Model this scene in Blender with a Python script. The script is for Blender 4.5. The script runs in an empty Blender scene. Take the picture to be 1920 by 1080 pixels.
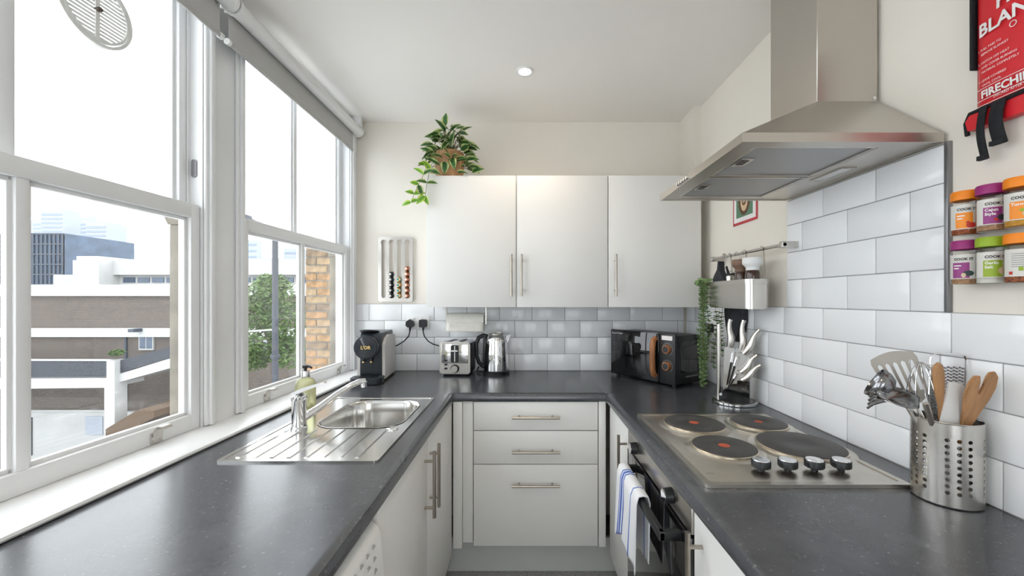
import bpy, bmesh, math, random
from mathutils import Matrix, Vector
random.seed(7)
sc = bpy.context.scene
COL = sc.collection
PI = math.pi

# ---------------------------------------------------------------- camera, sky, exposure
cam_data = bpy.data.cameras.new('camera')
cam = bpy.data.objects.new('camera', cam_data); COL.objects.link(cam)
cam.location = (0, 0, 1.347); cam.rotation_euler = (PI/2, 0, 0)
cam_data.sensor_width = 36; cam_data.lens = 36*750/1920
cam_data.shift_x = -22/1920; cam_data.shift_y = 20/1920
cam_data.clip_start = 0.02; cam_data.clip_end = 2000
sc.camera = cam
world = bpy.data.worlds.new('sky'); sc.world = world; world.use_nodes = True
bgn = world.node_tree.nodes['Background']
bgn.inputs[0].default_value = (0.93, 0.965, 1.0, 1); bgn.inputs[1].default_value = 4.2
LAMP_W = 11.0
sc.view_settings.view_transform = 'Standard'; sc.view_settings.look = 'None'
sc.view_settings.gamma = 1; sc.view_settings.use_curve_mapping = False
sc.view_settings.exposure = 0.1

# ---------------------------------------------------------------- materials
def _nt(name):
    m = bpy.data.materials.new(name); m.use_nodes = True
    nt = m.node_tree; return m, nt, nt.nodes['Principled BSDF']
def setin(n, k, v):
    if k in n.inputs: n.inputs[k].default_value = v
def mat(name, col, rough=.5, metal=0, var=.04, scale=12, bump=0, bscale=None, stretch=None, coat=0, trans=0, ior=1.45, rvar=0, spec=.5, alpha=1, sheen=0):
    m, nt, p = _nt(name)
    L = nt.links
    tc = nt.nodes.new('ShaderNodeTexCoord'); mp = nt.nodes.new('ShaderNodeMapping')
    if stretch: mp.inputs['Scale'].default_value = stretch
    L.new(tc.outputs['Object'], mp.inputs[0])
    nz = nt.nodes.new('ShaderNodeTexNoise'); nz.inputs['Scale'].default_value = scale; nz.inputs['Detail'].default_value = 4
    L.new(mp.outputs[0], nz.inputs['Vector'])
    cr = nt.nodes.new('ShaderNodeValToRGB')
    cr.color_ramp.elements[0].position = .3; cr.color_ramp.elements[1].position = .7
    cr.color_ramp.elements[0].color = (*[max(0, c*(1-var)) for c in col], 1)
    cr.color_ramp.elements[1].color = (*[min(1, c*(1+var)) for c in col], 1)
    L.new(nz.outputs[0], cr.inputs[0]); L.new(cr.outputs[0], p.inputs['Base Color'])
    p.inputs['Roughness'].default_value = rough; p.inputs['Metallic'].default_value = metal
    p.inputs['IOR'].default_value = ior
    setin(p, 'Transmission Weight', trans); setin(p, 'Coat Weight', coat); setin(p, 'Specular IOR Level', spec); setin(p, 'Sheen Weight', sheen)
    if rvar:
        mr = nt.nodes.new('ShaderNodeMapRange'); mr.inputs[3].default_value = rough-rvar; mr.inputs[4].default_value = rough+rvar
        L.new(nz.outputs[0], mr.inputs[0]); L.new(mr.outputs[0], p.inputs['Roughness'])
    if bump:
        n2 = nt.nodes.new('ShaderNodeTexNoise'); n2.inputs['Scale'].default_value = bscale or scale*4
        L.new(mp.outputs[0], n2.inputs['Vector'])
        b = nt.nodes.new('ShaderNodeBump'); b.inputs['Strength'].default_value = bump; b.inputs['Distance'].default_value = .002
        L.new(n2.outputs[0], b.inputs['Height']); L.new(b.outputs[0], p.inputs['Normal'])
    return m
def glass_thin(name, tint=(1, 1, 1), rough=0.0, haze=0.0, refl=1.0):
    """a thin pane: straight-through transmission with a Fresnel reflection, a little dust"""
    m = bpy.data.materials.new(name); m.use_nodes = True; nt = m.node_tree; nt.nodes.clear(); L = nt.links
    o = nt.nodes.new('ShaderNodeOutputMaterial'); t = nt.nodes.new('ShaderNodeBsdfTransparent'); t.inputs[0].default_value = (*tint, 1)
    g = nt.nodes.new('ShaderNodeBsdfGlossy'); g.inputs['Roughness'].default_value = rough
    ge = nt.nodes.new('ShaderNodeNewGeometry'); dt = nt.nodes.new('ShaderNodeVectorMath'); dt.operation = 'DOT_PRODUCT'
    L.new(ge.outputs['Normal'], dt.inputs[0]); L.new(ge.outputs['Incoming'], dt.inputs[1])
    def mth(op, a, v):
        n = nt.nodes.new('ShaderNodeMath'); n.operation = op
        if op == 'SUBTRACT': n.inputs[0].default_value = v; L.new(a, n.inputs[1])
        else: L.new(a, n.inputs[0]); n.inputs[1].default_value = v
        return n.outputs[0]
    ab = mth('ABSOLUTE', dt.outputs['Value'], 0); pw = mth('POWER', mth('SUBTRACT', ab, 1), 5)      # Schlick's Fresnel for one face of the pane
    mu = nt.nodes.new('ShaderNodeMath'); mu.operation = 'MULTIPLY'; mu.inputs[1].default_value = refl
    L.new(mth('ADD', mth('MULTIPLY', pw, .96), .04), mu.inputs[0])
    a = nt.nodes.new('ShaderNodeMixShader'); L.new(mu.outputs[0], a.inputs[0]); L.new(t.outputs[0], a.inputs[1]); L.new(g.outputs[0], a.inputs[2])
    if haze:
        d = nt.nodes.new('ShaderNodeBsdfTranslucent'); d.inputs[0].default_value = (.9, .92, .95, 1)
        nz = nt.nodes.new('ShaderNodeTexNoise'); nz.inputs['Scale'].default_value = 5
        mr = nt.nodes.new('ShaderNodeMapRange'); mr.inputs[3].default_value = haze*.4; mr.inputs[4].default_value = haze*1.6
        L.new(nz.outputs[0], mr.inputs[0])
        b = nt.nodes.new('ShaderNodeMixShader'); L.new(mr.outputs[0], b.inputs[0]); L.new(a.outputs[0], b.inputs[1]); L.new(d.outputs[0], b.inputs[2])
        a = b
    L.new(a.outputs[0], o.inputs[0]); return m
def emit(name, col, s):
    m, nt, p = _nt(name)
    p.inputs['Base Color'].default_value = (*col, 1); p.inputs['Emission Color'].default_value = (*col, 1); p.inputs['Emission Strength'].default_value = s
    return m
def brickmat(name, c1, c2, mortar, bw=.225, bh=.075):
    m, nt, p = _nt(name); L = nt.links
    tc = nt.nodes.new('ShaderNodeTexCoord'); sx = nt.nodes.new('ShaderNodeSeparateXYZ'); cx = nt.nodes.new('ShaderNodeCombineXYZ')
    L.new(tc.outputs['Object'], sx.inputs[0])
    ad = nt.nodes.new('ShaderNodeMath'); ad.operation = 'ADD'; L.new(sx.outputs[0], ad.inputs[0]); L.new(sx.outputs[1], ad.inputs[1])
    L.new(ad.outputs[0], cx.inputs[0]); L.new(sx.outputs[2], cx.inputs[1])
    b = nt.nodes.new('ShaderNodeTexBrick'); L.new(cx.outputs[0], b.inputs['Vector'])
    b.inputs['Color1'].default_value = (*c1, 1); b.inputs['Color2'].default_value = (*c2, 1); b.inputs['Mortar'].default_value = (*mortar, 1)
    b.inputs['Scale'].default_value = 1; b.inputs['Brick Width'].default_value = bw; b.inputs['Row Height'].default_value = bh; b.inputs['Mortar Size'].default_value = .008
    L.new(b.outputs[0], p.inputs['Base Color']); p.inputs['Roughness'].default_value = .9
    return m
def worktop_mat():
    m, nt, p = _nt('slate worktop laminate'); L = nt.links
    tc = nt.nodes.new('ShaderNodeTexCoord')
    def noise(s, d=3):
        n = nt.nodes.new('ShaderNodeTexNoise'); n.inputs['Scale'].default_value = s; n.inputs['Detail'].default_value = d; L.new(tc.outputs['Object'], n.inputs['Vector']); return n
    a = noise(14, 6); r = nt.nodes.new('ShaderNodeValToRGB')
    r.color_ramp.elements[0].position = .3; r.color_ramp.elements[1].position = .75
    r.color_ramp.elements[0].color = (.040, .043, .051, 1); r.color_ramp.elements[1].color = (.066, .069, .079, 1)
    L.new(a.outputs[0], r.inputs[0])
    s = noise(110, 2); r2 = nt.nodes.new('ShaderNodeValToRGB'); r2.color_ramp.elements[0].position = .64; r2.color_ramp.elements[1].position = .76
    L.new(s.outputs[0], r2.inputs[0])
    mx = nt.nodes.new('ShaderNodeMixRGB'); mx.inputs[2].default_value = (.125, .127, .135, 1)
    L.new(r2.outputs[0], mx.inputs[0]); L.new(r.outputs[0], mx.inputs[1]); L.new(mx.outputs[0], p.inputs['Base Color'])
    p.inputs['Roughness'].default_value = .24; p.inputs['IOR'].default_value = 1.7
    b = nt.nodes.new('ShaderNodeBump'); b.inputs['Strength'].default_value = .06; b.inputs['Distance'].default_value = .001
    n3 = noise(220, 2); L.new(n3.outputs[0], b.inputs['Height']); L.new(b.outputs[0], p.inputs['Normal'])
    return m
def stripemat(name, base, stripe, axis, bands, rough=.85):
    """cloth with woven stripes at local coordinates (list of (lo, hi)) along an axis"""
    m, nt, p = _nt(name); L = nt.links
    tc = nt.nodes.new('ShaderNodeTexCoord'); sx = nt.nodes.new('ShaderNodeSeparateXYZ'); L.new(tc.outputs['Object'], sx.inputs[0])
    prev = None
    for lo, hi in bands:
        c = nt.nodes.new('ShaderNodeMath'); c.operation = 'COMPARE'; c.inputs[1].default_value = (lo+hi)/2; c.inputs[2].default_value = (hi-lo)/2
        L.new(sx.outputs[axis], c.inputs[0])
        if prev:
            q = nt.nodes.new('ShaderNodeMath'); q.operation = 'MAXIMUM'; L.new(prev.outputs[0], q.inputs[0]); L.new(c.outputs[0], q.inputs[1]); prev = q
        else: prev = c
    mx = nt.nodes.new('ShaderNodeMixRGB'); mx.inputs[1].default_value = (*base, 1); mx.inputs[2].default_value = (*stripe, 1)
    L.new(prev.outputs[0], mx.inputs[0]); L.new(mx.outputs[0], p.inputs['Base Color']); p.inputs['Roughness'].default_value = rough
    return m
def leafmat(name, inner, edge, w=.3):
    m, nt, p = _nt(name); L = nt.links
    tc = nt.nodes.new('ShaderNodeTexCoord'); sx = nt.nodes.new('ShaderNodeSeparateXYZ'); L.new(tc.outputs['UV'], sx.inputs[0])
    nz = nt.nodes.new('ShaderNodeTexNoise'); nz.inputs['Scale'].default_value = 3.5; L.new(tc.outputs['UV'], nz.inputs['Vector'])
    ad = nt.nodes.new('ShaderNodeMath'); ad.operation = 'MULTIPLY_ADD'; ad.inputs[1].default_value = .7; L.new(nz.outputs[0], ad.inputs[0]); L.new(sx.outputs[0], ad.inputs[2])
    r = nt.nodes.new('ShaderNodeValToRGB'); r.color_ramp.elements[0].position = 1-w; r.color_ramp.elements[1].position = min(1, 1.12-w)
    r.color_ramp.elements[0].color = (*inner, 1); r.color_ramp.elements[1].color = (*edge, 1)
    L.new(ad.outputs[0], r.inputs[0]); L.new(r.outputs[0], p.inputs['Base Color']); p.inputs['Roughness'].default_value = .4
    return m

M = {}
M['wall'] = mat('warm white wall paint', (.81, .765, .69), .85, var=.015, scale=3, bump=.08, bscale=160)
M['ceil'] = mat('white ceiling paint', (.88, .85, .81), .9, var=.01, scale=2)
M['gloss_white'] = mat('white gloss woodwork paint', (.82, .825, .83), .3, var=.02, scale=5, bump=.05, bscale=30)
M['cab'] = mat('off white cabinet laminate', (.80, .79, .765), .38, var=.01, scale=3)
M['plinth'] = mat('pale grey plinth board', (.56, .57, .55), .5, var=.02)
M['tile'] = mat('white glazed tile', (.85, .86, .875), .1, var=.01, scale=3, bump=.03, bscale=9)
M['grout'] = mat('grey grout', (.36, .36, .37), .9, var=.06, scale=40)
M['worktop'] = worktop_mat()
M['steel'] = mat('brushed stainless steel', (.60, .575, .54), .27, 1, var=.012, scale=40, stretch=(1, 1, 40))
M['steel_h'] = mat('brushed hood steel', (.56, .53, .49), .3, 1, var=.015, scale=25, stretch=(1, 1, 40))
M['sinksteel'] = mat('polished sink steel', (.66, .65, .63), .17, 1, var=.01, scale=30)
M['hobsteel'] = mat('satin hob steel', (.60, .57, .52), .3, 1, var=.04, scale=30)
M['chrome'] = mat('chrome', (.80, .80, .81), .06, 1, var=.01)
M['nickel'] = mat('satin nickel', (.42, .38, .33), .3, 1, var=.03)
M['filter'] = None
M['black'] = mat('black plastic', (.015, .016, .018), .35, var=.1)
M['charcoal'] = mat('charcoal plastic', (.028, .034, .042), .33, var=.05)
M['blackgloss'] = mat('black glass', (.006, .006, .007), .04, var=0, coat=.6)
M['smoke'] = mat('smoked plastic', (.03, .035, .045), .06, var=.1, coat=.5)
M['iron'] = mat('cast iron hotplate', (.055, .053, .052), .5, var=.15, scale=18, bump=.1, bscale=200)
M['red'] = mat('red hotplate dot', (.55, .10, .05), .6)
M['brass'] = mat('heat tinted steel', (.60, .53, .43), .3, 1, var=.15, scale=20)
M['white_pl'] = mat('white plastic', (.80, .80, .79), .35, var=.01)
M['pale_pl'] = mat('pale warm grey plastic', (.62, .60, .58), .4, var=.02)
M['wood'] = mat('beech wood', (.42, .22, .10), .55, var=.25, scale=14, stretch=(6, 6, 1))
M['handlewood'] = mat('walnut effect handle', (.34, .14, .055), .45, var=.35, scale=16, stretch=(8, 8, 1))
M['fabric_grey'] = mat('grey blind fabric', (.50, .495, .485), .9, var=.02, bump=.1, bscale=500)
M['paper'] = mat('kitchen roll paper', (.80, .78, .72), .95, var=.03, scale=50, bump=.4, bscale=220)
M['dark_cloth'] = mat('charcoal oven glove cloth', (.035, .036, .042), .95, var=.2, scale=60, bump=.4, bscale=400)
M['red_pvc'] = mat('red vinyl', (.68, .02, .03), .35, var=.05, scale=6, bump=.15, bscale=14)
M['webbing'] = mat('black webbing', (.012, .013, .016), .85, var=.2, scale=200)
M['print_white'] = mat('white print', (.85, .83, .82), .6)
M['print_black'] = mat('black print', (.03, .03, .03), .6)
M['print_grey'] = mat('grey print', (.25, .25, .26), .6)
M['glass'] = glass_thin('window glass', (.97, .98, .98), haze=.006)
M['frost'] = glass_thin('misted window glass', (.95, .97, .98), haze=.3)
M['jar'] = glass_thin('clear jar plastic', (.96, .97, .96), refl=1.2)
M['stone'] = mat('weathered stone', (.17, .15, .12), .9, var=.25, scale=9, bump=.4, bscale=40)
M['floor'] = mat('grey vinyl floor', (.34, .34, .335), .6, var=.25, scale=90)
M['soil'] = mat('coir basket', (.42, .24, .12), .9, var=.4, scale=40, stretch=(1, 1, .3), bump=.8, bscale=90)
M['stem'] = mat('plant stem', (.17, .16, .07), .6)
M['leaf1'] = leafmat('variegated leaf', (.035, .12, .03), (.46, .52, .20), .10)
M['leaf2'] = leafmat('lime leaf', (.13, .33, .02), (.45, .6, .08), .15)
M['leaf3'] = mat('eucalyptus leaf', (.20, .32, .13), .5, var=.4, scale=60)
M['treeleaf'] = mat('tree leaf', (.065, .11, .025), .6, var=.45, scale=3)
M['bark'] = mat('tree bark', (.10, .08, .06), .9, var=.3)

# ---------------------------------------------------------------- mesh building
class MB:
    def __init__(s): s.bm = bmesh.new(); s.M = Matrix.Identity(4)
    def v(s, p): return s.bm.verts.new(s.M @ Vector(p))
    def face(s, vs):
        try: return s.bm.faces.new(vs)
        except ValueError: return None
    def box(s, x0, x1, y0, y1, z0, z1, bev=0, seg=2):
        x0, x1 = min(x0, x1), max(x0, x1); y0, y1 = min(y0, y1), max(y0, y1); z0, z1 = min(z0, z1), max(z0, z1)
        V = [s.v((x, y, z)) for x in (x0, x1) for y in (y0, y1) for z in (z0, z1)]
        F = [s.face([V[i] for i in q]) for q in ((0, 1, 3, 2), (4, 6, 7, 5), (0, 4, 5, 1), (2, 3, 7, 6), (0, 2, 6, 4), (1, 5, 7, 3))]
        if bev:
            E = list({e for f in F for e in f.edges})
            bmesh.ops.bevel(s.bm, geom=E, offset=bev, segments=seg, profile=.5, affect='EDGES')
        return s
    def cyl(s, p0, p1, r0, r1=None, seg=20, cap=True):
        r1 = r0 if r1 is None else r1
        p0, p1 = Vector(p0), Vector(p1); ax = (p1-p0).normalized()
        a = ax.orthogonal().normalized(); b = ax.cross(a)
        R = []
        for p, r in ((p0, r0), (p1, r1)):
            R.append([s.v(p + (a*math.cos(2*PI*i/seg) + b*math.sin(2*PI*i/seg))*r) for i in range(seg)])
        for i in range(seg):
            j = (i+1) % seg; s.face([R[0][i], R[0][j], R[1][j], R[1][i]])
        if cap: s.face(R[0][::-1]); s.face(R[1])
        return s
    def lathe(s, prof, c=(0, 0, 0), seg=28, sx=1, sy=1, cap=True):
        R = []
        for r, z in prof:
            R.append([s.v((c[0]+r*sx*math.cos(2*PI*i/seg), c[1]+r*sy*math.sin(2*PI*i/seg), c[2]+z)) for i in range(seg)])
        for k in range(len(R)-1):
            for i in range(seg):
                j = (i+1) % seg; s.face([R[k][i], R[k][j], R[k+1][j], R[k+1][i]])
        if cap: s.face(R[0][::-1]); s.face(R[-1])
        return s
    def tube(s, pts, r, seg=8, cap=True, flat=1, closed=False):
        pts = [Vector(p) for p in pts]; n = len(pts)
        rs = r if isinstance(r, (list, tuple)) else [r]*n
        R = []; a = None
        for k, p in enumerate(pts):
            t = (pts[(k+1) % n] - pts[k-1]) if closed else (pts[min(k+1, n-1)] - pts[max(k-1, 0)])
            t.normalize()
            a = t.orthogonal().normalized() if a is None else (a - t*a.dot(t)).normalized()
            b = t.cross(a)
            R.append([s.v(p + (a*math.cos(2*PI*i/seg) + b*math.sin(2*PI*i/seg)*flat)*rs[k]) for i in range(seg)])
        for k in range(n if closed else n-1):
            for i in range(seg):
                j = (i+1) % seg; s.face([R[k][i], R[k][j], R[(k+1) % n][j], R[(k+1) % n][i]])
        if cap and not closed: s.face(R[0][::-1]); s.face(R[-1])
        return s
    def prism(s, poly, fn, t0, t1):
        """polygon (list of 2-d points) extruded from t0 to t1; fn(a, b, t) gives the point"""
        A = [s.v(fn(a, b, t0)) for a, b in poly]; B = [s.v(fn(a, b, t1)) for a, b in poly]
        n = len(poly); s.face(A[::-1]); s.face(B)
        for i in range(n): s.face([A[i], A[(i+1) % n], B[(i+1) % n], B[i]])
        return s
    def plate(s, outer, holes, fn, t0, t1):
        """flat plate with holes"""
        loops = [outer]+holes; sides = []
        for t in (t0, t1):
            edges = []; vs = []
            for lp in loops:
                V = [s.v(fn(a, b, t)) for a, b in lp]; vs.append(V)
                edges += [s.bm.edges.new((V[i], V[(i+1) % len(V)])) for i in range(len(V))]
            bmesh.ops.triangle_fill(s.bm, use_beauty=True, use_dissolve=False, edges=edges)
            sides.append(vs)
        for A, B in zip(*sides):
            for i in range(len(A)): s.face([A[i], A[(i+1) % len(A)], B[(i+1) % len(A)], B[i]])
        return s
    def grid(s, fn, nu, nv):
        V = [[s.v(fn(i/nu, j/nv)) for j in range(nv+1)] for i in range(nu+1)]
        for i in range(nu):
            for j in range(nv): s.face([V[i][j], V[i+1][j], V[i+1][j+1], V[i][j+1]])
        return s
    def build(s, name, m, parent=None, smooth=40, recalc=True):
        if recalc: bmesh.ops.recalc_face_normals(s.bm, faces=s.bm.faces[:])
        me = bpy.data.meshes.new(name); s.bm.to_mesh(me); s.bm.free()
        if smooth:
            for p in me.polygons: p.use_smooth = True
            me.set_sharp_from_angle(angle=math.radians(smooth))
        me.materials.append(M[m] if isinstance(m, str) else m)
        return link(name, me, parent)
def link(name, me, parent=None, loc=None, rot=None):
    o = bpy.data.objects.new(name, me); COL.objects.link(o)
    if parent: o.parent = parent
    if loc: o.location = loc
    if rot: o.rotation_euler = rot
    return o
def thing(name, label, cat, loc=(0, 0, 0), rz=0, group=None):
    o = bpy.data.objects.new(name, None); COL.objects.link(o); o.empty_display_size = .05
    o.location = loc; o.rotation_euler = (0, 0, rz); o['label'] = label; o['category'] = cat
    if group: o['group'] = group
    return o
def tag(o, label, cat, group=None, kind=None):
    o['label'] = label; o['category'] = cat
    if group: o['group'] = group
    if kind: o['kind'] = kind
    return o
def struct(o, label, cat): return tag(o, label, cat, kind='structure')
def box(name, m, parent, x0, x1, y0, y1, z0, z1, bev=0, seg=2):
    return MB().box(x0, x1, y0, y1, z0, z1, bev, seg).build(name, m, parent)
def rrect(x0, x1, y0, y1, r, n=6):
    P = []
    for cx, cy, a in ((x1-r, y1-r, 0), (x0+r, y1-r, 90), (x0+r, y0+r, 180), (x1-r, y0+r, 270)):
        for i in range(n+1):
            t = math.radians(a+90*i/n); P.append((cx+r*math.cos(t), cy+r*math.sin(t)))
    return P
def circ(cx, cy, r, n=16): return [(cx+r*math.cos(2*PI*i/n), cy+r*math.sin(2*PI*i/n)) for i in range(n)]
_tc = {}
def text_verts(s, size, align='LEFT', bold=0):
    cu = bpy.data.curves.new('txt', 'FONT'); cu.body = s; cu.size = size; cu.align_x = align; cu.resolution_u = 2; cu.offset = bold
    ob = bpy.data.objects.new('txt', cu); COL.objects.link(ob)
    dg = bpy.context.evaluated_depsgraph_get(); me = bpy.data.meshes.new_from_object(ob.evaluated_get(dg))
    bpy.data.objects.remove(ob); bpy.data.curves.remove(cu)
    return me
def text(name, s, size, fn, m, parent, align='LEFT', bold=0):
    """printed lettering; fn(x, y) places the flat lettering on its surface"""
    me = text_verts(s, size, align, bold)
    for v in me.vertices: v.co = Vector(fn(v.co.x, v.co.y))
    me.materials.clear(); me.materials.append(M[m] if isinstance(m, str) else m)
    return link(name, me, parent)
X = lambda a, b, t: (t, a, b)      # polygon in y,z extruded along x
Y = lambda a, b, t: (a, t, b)      # polygon in x,z extruded along y
Z = lambda a, b, t: (a, b, t)
def ordw(i): return ['', 'first', 'second', 'third', 'fourth', 'fifth', 'sixth', 'seventh', 'eighth'][i]

# ================================================================ THE ROOM
DB = 2.492        # back wall plaster
XR = 1.017        # right wall plaster
ZC = 2.447        # ceiling
YN = -1.9         # rear wall
LROT = -math.atan(.036); LLOC = (-1.130, 0, 0)      # the window wall runs slightly askew
struct(box('floor', 'floor', None, -1.45, 1.2, YN-.1, DB+.1, -.05, 0), 'dark grey speckled vinyl floor between the kitchen units', 'floor')
struct(box('ceiling', 'ceil', None, -1.06, 1.2, YN-.1, DB+.1, ZC, ZC+.1), 'plain white painted ceiling with one recessed downlight', 'ceiling')
W = [(-.72, .215), (.41, 1.347), (1.535, 2.395)]
ZS, ZH = .915, 2.425
b = MB()
b.box(-.13, 0, YN, 2.60, -.1, .90)
b.box(-.13, 0, YN, 2.60, ZH, ZC+.1)
for u0, u1 in ((YN, W[0][0]), (W[0][1], W[1][0]), (W[1][1], W[2][0]), (W[2][1], 2.60)):
    b.box(-.083, 0, u0, u1, .90, ZH)
wl = b.build('wall_left', 'gloss_white', None, smooth=0); wl.location = LLOC; wl.rotation_euler = (0, 0, LROT)
struct(wl, 'white painted window wall with a flat pier between the sash windows', 'wall')
for k, (u0, u1) in enumerate(((YN, W[0][0]), (W[0][1], W[1][0]), (W[1][1], W[2][0]), (W[2][1], 2.60))):
    sb = MB().box(-.128, -.084, u0+.012, u1-.012, .86, 1.60, .006)
    sb.prism([(u0+.012, 1.60), (u1-.012, 1.60), (u1+.012, 1.64), (u1+.012, 1.67), (u0-.012, 1.67), (u0-.012, 1.64)], X, -.132, -.086)
    sb.box(-.128, -.086, u0+.012, u1-.012, 1.67, ZH)
    sb.build('stone_jamb', 'stone', wl)
wr = box('wall_right', 'wall', None, XR, XR+.12, YN, DB+.1, -.1, ZC+.1)
struct(wr, 'cream painted wall on the right with white tiles above the worktop', 'wall')
wb = box('wall_back', 'wall', None, -1.2, XR+.12, DB, DB+.12, -.1, ZC+.1)
struct(wb, 'cream painted far wall with a white tile splashback', 'wall')
b = MB(); b.box(-1.35, -.75, YN-.12, YN, -.1, ZC+.1); b.box(.75, XR+.12, YN-.12, YN, -.1, ZC+.1); b.box(-.75, .75, YN-.12, YN, 2.2, ZC+.1)
struct(b.build('wall_rear', 'wall', None, smooth=0), 'cream wall behind the camera with a tall glazed door added for light', 'wall')
struct(box('trim_1', 'wall', None, .974, XR, 2.283, DB, 1.315, ZC), 'slim painted pipe boxing in the far right corner', 'trim')
dn = struct(thing('added_door', 'unseen white double door, glazed and added to light the room from behind', 'door', (0, YN-.06, 0)), 'unseen white double door, glazed and added to light the room from behind', 'door')  # added opening out of view, lets sky light in from behind
b = MB()
for x in (-.72, -.03, .03, .72): b.box(x-.03, x+.03, -.025, .025, 0, 2.2)
for x0, x1 in ((-.69, -.06), (.06, .69)):
    for z0, z1 in ((0, .2), (1.0, 1.05), (2.13, 2.2)): b.box(x0, x1, -.025, .025, z0, z1)
b.build('door_frame', 'gloss_white', dn, smooth=0)
for x0, x1 in ((-.69, -.06), (.06, .69)):
    for z0, z1 in ((.2, 1.0), (1.05, 2.13)): box('pane', 'glass', dn, x0, x1, -.003, .003, z0, z1)

# ---------------------------------------------------------------- tiles
PW, PH = .2025, .1035
ZT0 = .9005
def tile_mesh(w, h, axis):
    b = MB(); t = .009
    if axis == 'y': b.box(.001, w-.0015, -t, 0, .001, h-.0015, .0016, 2)
    else: b.box(-t, 0, .001, w-.0015, .001, h-.0015, .0016, 2)
    bmesh.ops.recalc_face_normals(b.bm, faces=b.bm.faces[:])
    me = bpy.data.meshes.new('tile'); b.bm.to_mesh(me); b.bm.free()
    for p in me.polygons: p.use_smooth = True
    me.set_sharp_from_angle(angle=math.radians(50))
    me.materials.append(M['tile']); return me
_tm = {}
def tile(parent, axis, a, z, w, h):
    if w < .012: return
    k = (axis, round(w, 3), round(h, 3))
    if k not in _tm: _tm[k] = tile_mesh(w, h, axis)
    o = link('tile', _tm[k], parent)
    jit = random.uniform(-.0004, .0004)
    o.location = (a, DB-.0005+jit, z) if axis == 'y' else (XR-.0005+jit, a, z)
def run(parent, axis, lo, hi, z, h, ph):
    a = ph
    while a > lo: a -= PW
    while a < hi:
        x0, x1 = max(a, lo), min(a+PW, hi)
        tile(parent, axis, x0, z, x1-x0, h); a += PW
for k in range(4):
    z = ZT0+k*PH
    run(wb, 'y', -1.045, .995, z, PH, -.960 if k % 2 else -.8657)
    # right wall: whole length below, tall panel behind the hob
    run(wr, 'x', YN+1.3, DB-.01, z, PH, 1.146 if k % 2 else 1.0445)
for k in range(4, 8):
    run(wr, 'x', .958, 1.533, ZT0+k*PH, PH if k < 7 else 1.718-(ZT0+7*PH), 1.146 if k % 2 else 1.0445)
box('grout', 'grout', wb, -1.045, .995, DB-.006, DB+.001, .9, ZT0+4*PH)
b = MB(); b.box(XR-.006, XR+.001, YN+1.3, DB-.01, .9, ZT0+4*PH); b.box(XR-.006, XR+.001, .958, 1.533, ZT0+4*PH, 1.72); b.build('grout', 'grout', wr, smooth=0)
M['trimgrey'] = mat('grey metal tile trim', (.27, .27, .28), .35, .8)
box('tile_trim', 'trimgrey', wr, XR-.012, XR+.001, .948, .957, ZT0+4*PH, 1.722, .001)

# ---------------------------------------------------------------- sash windows
def sash(name, parent, u0, u1, z0, z1, x0, x1, bar, st, rb, rt, glass='glass', panes=True):
    """one sliding sash: stiles, rails, glazing bar; panes hang under it"""
    b = MB(); bv = .004
    b.box(x0, x1, u0, u0+st, z0, z1, bv); b.box(x0, x1, u1-st, u1, z0, z1, bv)
    b.box(x0, x1, u0+st-.004, u1-st+.004, z0, z0+rb, bv); b.box(x0, x1, u0+st-.004, u1-st+.004, z1-rt, z1, bv)
    b.box(x0+.004, x1-.004, bar-.013, bar+.013, z0+rb-.004, z1-rt+.004, bv)
    for p0, p1 in ((u0+st, bar-.011), (bar+.011, u1-st)):          # ovolo moulding round each pane
        d = .011; xm = x1-.013
        b.box(x0+.006, xm, p0-.002, p0+d, z0+rb-.002, z1-rt+.002, .003); b.box(x0+.006, xm, p1-d, p1+.002, z0+rb-.002, z1-rt+.002, .003)
        b.box(x0+.006, xm, p0, p1, z0+rb-.002, z0+rb+d, .003); b.box(x0+.006, xm, p0, p1, z1-rt-d, z1-rt+.002, .003)
    s = b.build(name, 'gloss_white', parent)
    for i, (p0, p1) in enumerate(((u0+st, bar-.011), (bar+.011, u1-st))):
        g = glass[i] if isinstance(glass, tuple) else glass
        box('pane', g, s, x0+.014, x0+.018, p0+.003, p1-.003, z0+rb+.003, z1-rt-.003)
    return s
def sash_lift(parent, u, x, z):
    b = MB(); b.box(x, x+.003, u-.019, u+.019, z-.016, z+.016, .001)
    pts = [(x+.003, z+.004), (x+.008, z+.026), (x+.018, z+.036), (x+.032, z+.036), (x+.040, z+.029), (x+.036, z+.031), (x+.030, z+.032), (x+.019, z+.031), (x+.011, z+.023), (x+.006, z+.002)]
    b.prism(pts, lambda a, c, t: (a, t, c), u-.014, u+.014)
    for du in (-.012, .012): b.cyl((x+.003, u+du, z-.008), (x+.005, u+du, z-.008), .003, seg=8)
    b.build('sash_lift', 'steel', parent)
ZM0, ZM1 = 1.612, 1.660
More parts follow.
